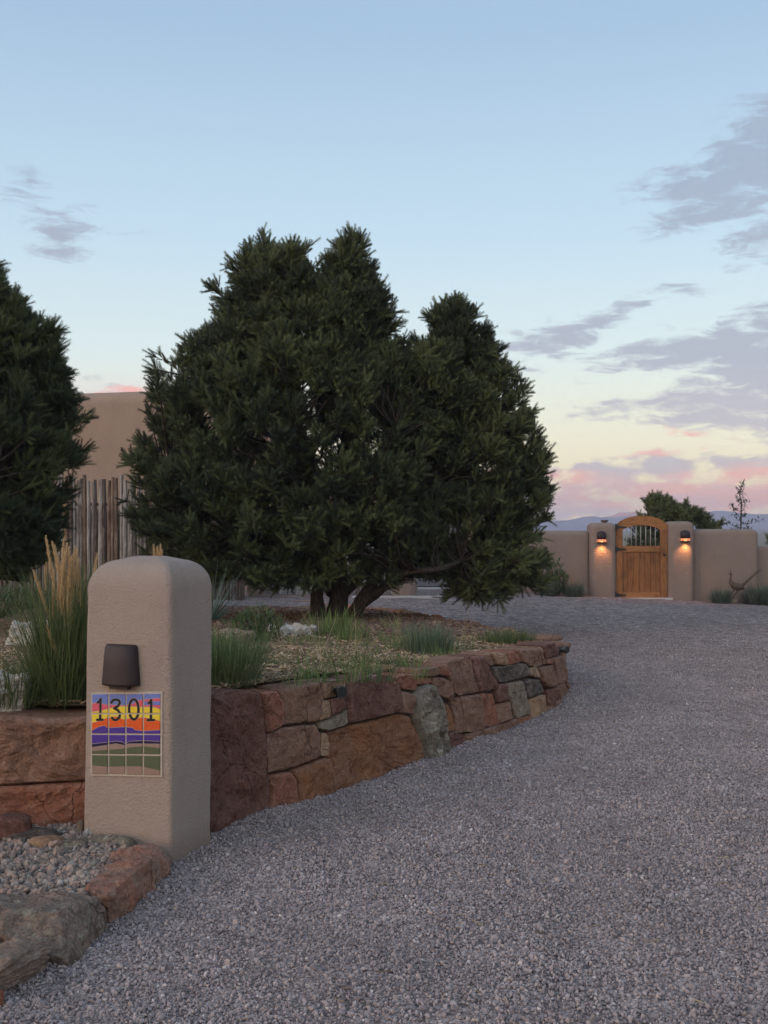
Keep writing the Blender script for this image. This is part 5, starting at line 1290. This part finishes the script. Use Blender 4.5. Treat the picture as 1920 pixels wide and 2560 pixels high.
gp2 = rounded_block('gate_pillar', vx(985), vx(1160), WY-.12, WY+.52, -.4, vz(410), .12, M['stucco_far'], None, .01); tag(gp2, 'rounded adobe gate pillar on the latch side with a lit sconce', 'pillar', 'adobe pillars flanking the gate')
thr = MB(); thr.box(((vx(640)+vx(1010))/2, WY, .0), ((vx(1010)-vx(640))/2, .22, .022), None, 0, .005); tag(thr.build('doorstep', M['concrete']), 'pale concrete threshold strip under the wooden gate', 'threshold')

gate = empty('wooden_gate', (vx(812), WY, 0), 'arched honey-coloured wooden gate with a barred window', 'gate')
GO = Vector((-gate.location.x, -gate.location.y, 0)); gy = WY-.02
def gbx(name, xa, xb, ya, yb, y_, th_, mat, bev=.004, parent=gate):
    mb = MB(); xa, xb, za, zb_ = vx(xa), vx(xb), vz(yb), vz(ya)
    mb.box(Vector(((xa+xb)/2, y_, (za+zb_)/2))+GO, ((xb-xa)/2, th_, (zb_-za)/2), None, 0, bev)
    o = mb.build(name, mat, parent); o.location = (0,0,0) if parent is gate else o.location; return o
gbx('stile', 641, 684, 470, 928, gy, .03, M['wood'])
gbx('stile', 936, 984, 470, 928, gy, .03, M['wood'])
gbx('rail', 685, 935, 575, 616, gy, .028, M['woodh'])
gbx('rail', 685, 935, 884, 928, gy, .028, M['woodh'])
cuts = [686, 718, 756, 795, 833, 871, 908, 935]
for a, b_ in zip(cuts, cuts[1:]): gbx('plank', a+.9, b_-.9, 617, 883, gy+.012, .012, M[random.choice(['wood', 'wood2', 'wood2'])], .003)
# arched top rail between window arch and gate arch
vs, fs = [], []; na = 22
def arch(x, xa, xb, ys_, ya): tt_ = (x-(xa+xb)/2)/((xb-xa)/2); return ya+(ys_-ya)*(1-math.sqrt(max(0, 1-.92*tt_*tt_)))/(1-math.sqrt(.08))
for yy in (gy-.032, gy+.032):
    for k in range(na+1):
        x = 641+(984-641)*k/na; xo = c5(x, 0).x
        top = arch(x, 641, 984, 437, 373)
        bot = 471 if (x < 684 or x > 936) else arch(x, 684, 936, 471, 437)
        vs += [Vector((xo, yy, vz(top)))+GO, Vector((xo, yy, vz(bot)))+GO]
h2 = 2*(na+1)
for k in range(na):
    a = 2*k; fs += [(a, a+1, a+3, a+2), (h2+a, h2+a+2, h2+a+3, h2+a+1), (a, a+2, h2+a+2, h2+a), (a+1, h2+a+1, h2+a+3, a+3)]
o = mesh('arched_rail', vs, fs, gate, M['woodh']); o.location = (0,0,0)
for x in (712, 743, 774, 806, 840, 872, 904):
    mb = MB(); zt = vz(arch(x, 684, 936, 471, 437))+.02; mb.tube([Vector((vx(x), gy, vz(577)))+GO, Vector((vx(x), gy, zt))+GO], [.010, .010], 6); mb.build('bar', M['bar'], gate, True).location = (0,0,0)
for y in (450, 597, 903):
    hg = empty('hinge', (0,0,0), None, None); hg.parent = gate; hg.location = (0,0,0)
    mb = MB(); xo = [vx(x) for x in (636, 650, 664, 690, 708)]; zc = vz(y); hs = [.055, .05, .028, .017, .022]
    vs = []; 
    for yy in (gy-.045, gy-.036):
        for x_, h_ in zip(xo, hs): vs += [Vector((x_, yy, zc-h_))+GO, Vector((x_, yy, zc+h_))+GO]
    fs = []
    for k in range(4): a = 2*k; fs += [(a, a+2, a+3, a+1), (10+a, 10+a+1, 10+a+3, 10+a+2), (a, 10+a, 10+a+2, a+2), (a+1, a+3, 13+a, 11+a)]
    fs.append((8, 18, 19, 9)); fs.append((0, 1, 11, 10))
    mesh('strap', vs, fs, hg, M['iron']).location = (0,0,0)
    mb = MB(); mb.tube([Vector((vx(637), gy-.05, zc-.09))+GO, Vector((vx(637), gy-.05, zc+.09))+GO], [.018, .018], 8); mb.build('pin', M['iron'], hg).location = (0,0,0)
hd = empty('handle', (0,0,0), None, None); hd.parent = gate; hd.location = (0,0,0)
mb = MB(); q = Vector((vx(962), gy-.035, vz(633)))+GO; mb.tube([q, q+Vector((0,-.008,0))], [.032,.030], 10); mb.build('rose', M['iron'], hd).location = (0,0,0)
mb = MB(); mb.tube([q+Vector((0,-.008,0)), q+Vector((0,-.035,0)), q+Vector((0,-.045,0)), q+Vector((0,-.06,0)), q+Vector((0,-.07,0))], [.012,.012,.028,.03,.015], 10); mb.build('knob', M['iron'], hd, True).location = (0,0,0)
gbx('jamb', 988, 1006, 432, 930, gy+.03, .04, M['wood2'])

def emis(name, c, s_):
    m = bpy.data.materials.new(name); m.use_nodes = True; b_ = m.node_tree.nodes['Principled BSDF']
    b_.inputs['Base Color'].default_value = (.8,.5,.3,1); b_.inputs['Emission Color'].default_value = (*c, 1); b_.inputs['Emission Strength'].default_value = s_; return m
M['glow'] = emis('lit_slot_glow', (1, .30, .12), 1.5); M['bulb'] = emis('warm_bulb', (1, .5, .2), 6)
def gate_lamp(x0, x1, yt, yb, label):
    cxp, w = (vx(x0)+vx(x1))/2, (vx(x1)-vx(x0))/2; zt, zb_ = vz(yt), vz(yb); yw_ = WY-.12
    root = empty('wall_sconce', (cxp, yw_, zb_), label, 'wall lamp', 'lit domed sconces on the gate pillars')
    Hh = zt-zb_; ex, ey = Vector((1,0,0)), Vector((0,-1,0)); org = Vector((0,0,Hh*.34))
    sconce_body('lamp_shade', org, ex, ey, w, w, Hh*.66, .11, M['ceramic'], root, True).location = (0,0,0)
    sconce_body('lower_rim', Vector((0,0,0)), ex, ey, w, w*.99, Hh*.11, .11, M['ceramic'], root).location = (0,0,0)
    for k in range(9):
        a = math.pi*(k+.5)/9; x_ = -math.cos(a)*w*.96; y_ = -(math.sin(a)**.75)*.105
        mb = MB(); mb.box((x_, y_, Hh*.225), (w*.08, .006, Hh*.105), (Vector((math.sin(a), math.cos(a), 0)), Vector((-math.cos(a), -math.sin(a), 0)), Vector((0,0,1)))); mb.build('slot', M['glow'], root).location = (0,0,0)
        a = math.pi*k/9
        if k: mb = MB(); mb.box((-math.cos(a)*w, -(math.sin(a)**.75)*.11, Hh*.225), (w*.06, .006, Hh*.115), (Vector((math.sin(a), math.cos(a), 0)), Vector((-math.cos(a), -math.sin(a), 0)), Vector((0,0,1)))); mb.build('bar', M['ceramic'], root).location = (0,0,0)
    mb = MB(); mb.tube([Vector((0,-.05,.02)), Vector((0,-.05,.04)), Vector((0,-.05,.07))], [.012,.022,.012], 8); mb.build('bulb', M['bulb'], root, True).location = (0,0,0)
    l = bpy.data.lights.new('sconce_light', 'SPOT'); l.energy = 17; l.color = (1, .42, .14); l.spot_size = R(135); l.spot_blend = .8; l.shadow_soft_size = .04
    lo = bpy.data.objects.new('sconce_light', l); COL.objects.link(lo); lo.parent = root; lo.location = (0, -.085, -.02); lo.rotation_euler = (R(-4), 0, 0)
gate_lamp(508, 569, 475, 558, 'lit brown domed sconce on the pillar at the hinge side of the gate')
gate_lamp(1064, 1127, 470, 550, 'lit brown domed sconce on the pillar at the latch side of the gate')
mb = MB(); q = c5(565, 412, 27.6); mb.tube([q+Vector((0,0,-1.2)), q+Vector((0,0,-.03))], [.02,.02], 6); mb.tube([q+Vector((0,0,-.04)), q+Vector((0,0,-.01)), q+Vector((0,0,.0)), q+Vector((0,0,.04))], [.05,.06,.10,.09], 8)
tag(mb.build('post_cap', M['rust']), 'small dark capped pipe showing above the hinge-side gate pillar', 'pipe')

# metal roadrunner on a stone in front of the wall
RY = WY-.35; rc = lambda x, y: c5(x, y, RY)
rr = empty('roadrunner_sculpture', tuple(rc(1420, 935)), 'rusty metal roadrunner sculpture with raised tail standing in front of the garden wall', 'sculpture')
o0 = -Vector(rr.location); mb = MB()
sp1 = [rc(1389,766), rc(1399,764), rc(1406,760), rc(1411,764), rc(1411,778), rc(1407,800), rc(1412,822), rc(1428,838), rc(1450,846), rc(1472,850), rc(1490,852), rc(1500,866)]
mb.tube([p+o0 for p in sp1], [.004,.009,.027,.031,.022,.028,.058,.082,.092,.085,.058,.01], 10)
mb.tube([p+o0 for p in [rc(1408,756), rc(1408,748), rc(1412,742)]], [.02,.014,.003], 5)
mb.tube([p+o0 for p in [rc(1480,845), rc(1510,818), rc(1560,775), rc(1607,736)]], [.05,.028,.024,.02], 6)
mb.tube([p+o0 for p in [rc(1485,840), rc(1520,800), rc(1590,742)]], [.03,.014,.008], 5)
mb.tube([p+o0 for p in [rc(1455,865), rc(1452,885), rc(1430,905), rc(1418,932), rc(1400,936)]], [.03,.016,.011,.010,.006], 5)
mb.tube([p+o0 for p in [rc(1440,862), rc(1425,880), rc(1395,900), rc(1392,918), rc(1376,922)]], [.03,.016,.011,.010,.006], 5)
mb.build('body', M['rust'], rr, True).location = (0,0,0)
rock('rock', boxpts(tuple(rc(1418, 946)+Vector((0,0,-.02))), (.16,.12,.09), 0, .3), M['grey'], None, 3, .02, 6, label='squat pale stone under the metal roadrunner', cat='rock')

# plants along the garden wall
PG = 'grey-green clumps along the garden wall'
def wallplant(x, y, s_, label, n=500, stalks=6, Y=WY-.45, mat='sage'):
    c = c5(x, y, Y); c.z = zdrive(c.x, c.y)-.01
    root = empty('lavender_clump', tuple(c), label, 'shrub', PG)
    V, T, tn = merge([clump(Vector((0,0,0)), n, .16*s_, .34*s_, .55, .4, .012), clump(Vector((0,0,.05)), n//2, .10*s_, .30*s_, .8, .6, .012)])
    npmesh('foliage', V, T, root, M[mat], {'tint': tn}).location = (0,0,0)
    if stalks:
        n_ = stalks*2; V, T, tn = blades(np.zeros((n_, 3))+rng.normal(0, .05, (n_, 3))*np.array([1,1,0]), rng.uniform(0, 6.28, n_), rng.uniform(.5, .75, n_)*s_, rng.uniform(.1, .5, n_), np.zeros(n_)+.2, np.full(n_, .009), 3)
        npmesh('stalk', V, T, root, M['dry'], {'tint': tn*.4}).location = (0,0,0)
wallplant(190, 905, 1.15, 'grey-green clump by the wall under the edge of the pine', 600, 2)
wallplant(365, 915, 1.1, 'grey-green clump with tall seed stalks left of the gate pillar', 500, 14)
wallplant(1345, 955, 1.15, 'spreading grey-green clump beside the roadrunner stone', 550, 8)
wallplant(1570, 980, 1.25, 'rounded grey-green clump right of the roadrunner', 700, 3)
wallplant(1640, 985, 1.6, 'big grey-green clump cut by the right picture edge', 800, 4)
wallplant(1600, 930, 1.2, 'taller greener clump behind the rounded one near the picture edge', 500, 3, WY-.1, 'leafy')
c = c5(235, 905, WY-.3); c.z = .1
leafy('climbing_shrub', c, 900, .30, .2, .62, .10, .03, 'leafy', 'upright leafy green shrub against the garden wall at the pine edge', stems=10)
# dead twig sticking out from the wall shrub
# sapling beyond the wall
sb = c5(1475, 520, 33); sb.z = 0
sap = empty('sapling', tuple(sb), 'thin sparse sapling rising beyond the garden wall', 'tree')
mb = MB(); so = -Vector(sb); top = c5(1490, 150, 33)
tr = catmull([sb, c5(1478,400,33), c5(1482,300,33), c5(1470,220,33), top], 6); mb.tube([p+so for p in tr], [.02*(1-i/len(tr))+.004 for i in range(len(tr))], 6)
Lb = []
for (a, b_) in [((1478,440),(1370,420)),((1478,430),(1600,400)),((1480,400),(1420,300)),((1480,350),(1375,290)),((1482,330),(1520,270)),((1480,300),(1425,235)),((1475,250),(1430,190)),((1478,230),(1505,215)),((1482,200),(1500,150)),((1478,410),(1440,370)),((1480,380),(1530,350)),((1478,450),(1550,460)),((1478,450),(1400,460)),((1480,290),(1500,260))]:
    pa_, pb_ = c5(*a, 33), c5(*b_, 33); dy = random.uniform(-.35, .35); pb_.y += dy; mid = pa_.lerp(pb_, .5)+Vector((0,0,-.03))
    mb.tube([pa_+so, mid+so, pb_+so], [.009,.006,.003], 4)
    for q in range(22): f = random.uniform(.25, 1); Lb.append(tuple((pa_.lerp(pb_, f)+so)+Vector((random.gauss(0,.03), random.gauss(0,.03), random.gauss(0,.04)))))
for q in range(120): f = random.uniform(.25, 1); Lb.append(tuple((sb.lerp(top, f)+so)+Vector((random.gauss(0,.05), random.gauss(0,.05), 0))))
mb.build('trunk', M['bark'], sap).location = (0,0,0)
Lb = np.array(Lb); n = len(Lb); V, T, tn = blades(Lb, rng.uniform(0, 6.28, n), rng.uniform(.07, .12, n), rng.uniform(.2, 2.2, n), rng.uniform(0, .8, n), rng.uniform(.03, .05, n), 2)
npmesh('leaves', V, T, sap, M['sapling_leaf'], {'tint': tn}).location = (0,0,0)
# small dark bushes of the plain just over the wall
for (x, y, Y, s_, lb_) in [(385, 478, 44, .55, 'tiny dark bush just clearing the garden wall near the pine'), (450, 480, 46, .5, 'tiny dark bush just clearing the wall by the gate pillar')]:
    c = c5(x, y, Y); c.z = zplain(c.x, c.y); leafy('bush', c, 260, .7, .6, 1.05, .16, .06, 'leafy' , lb_, 'shrub', 'tiny bushes beyond the wall', stems=6)

# ------------------------------------------------------------------ mountains
MY = 1500.0
prof = [(-3000,1290),(-1500,1280),(-600,1300),(200,1302),(800,1290),(1150,1302),(1408,1301),(1427,1300),(1450,1294),(1472,1289),(1495,1292),(1510,1294),(1525,1291),(1540,1286),(1553,1278),(1562,1279),(1571,1280),(1584,1277),(1603,1281),(1625,1287),(1700,1290),(1774,1279),(1797,1275.5),(1820,1278),(1842,1281),(1868,1284),(1894,1285.5),(1920,1285),(2300,1278),(3200,1292),(4800,1285)]
xs_ = np.linspace(-2000, 2900, 420); rows = [(-170, 0), (-110, .18), (-70, .45), (-35, .75), (0, 1.0), (60, .7), (150, .2), (260, -.1)]
vs, fs = [], []
for dy, hf in rows:
    for x in xs_:
        u = CX+x/MY*F; h_ = EYE+(HY-interp(u, prof))/F*MY; nz2 = mn.fractal(Vector((x*.02, dy*.02, 0)), 1.0, 2.0, 5)
        ridge_ = mn.fractal(Vector((x*.035, 0, 5)), 1.0, 2.0, 4)
        z = 1+(h_-1)*hf+(nz2*4.0*(1-abs(hf-.5)*1.6) if 0 < hf < 1 else 0)+(ridge_*.35 if hf == 1 else 0)
        # buttresses
        if 0 < hf < 1: z += 4*(1-hf)*hf*3*abs(mn.noise(Vector((x*.018, 0, 2))))
        vs.append((x, MY+dy+25*mn.noise(Vector((x*.01, dy*.02, 8)))*(1 if hf != 1 else 0), z))
n = len(xs_)
for r_ in range(len(rows)-1):
    for i in range(n-1): a = r_*n+i; fs.append((a, a+1, a+n+1, a+n))
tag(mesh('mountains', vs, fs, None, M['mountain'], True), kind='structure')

# ------------------------------------------------------------------ haze
hb = MB(); hb.box((400, 780, 27.5), (2480, 1240, 29.5))
hm = bpy.data.materials.new('thin_haze'); hm.use_nodes = True; ht = hm.node_tree; ht.nodes.clear()
pv = ht.nodes.new('ShaderNodeVolumePrincipled'); pv.inputs['Color'].default_value = (.70, .72, .90, 1); pv.inputs['Density'].default_value = .00055; pv.inputs['Anisotropy'].default_value = 0
ho = ht.nodes.new('ShaderNodeOutputMaterial'); ht.links.new(pv.outputs[0], ho.inputs['Volume'])
tag(hb.build('haze', hm), kind='stuff')
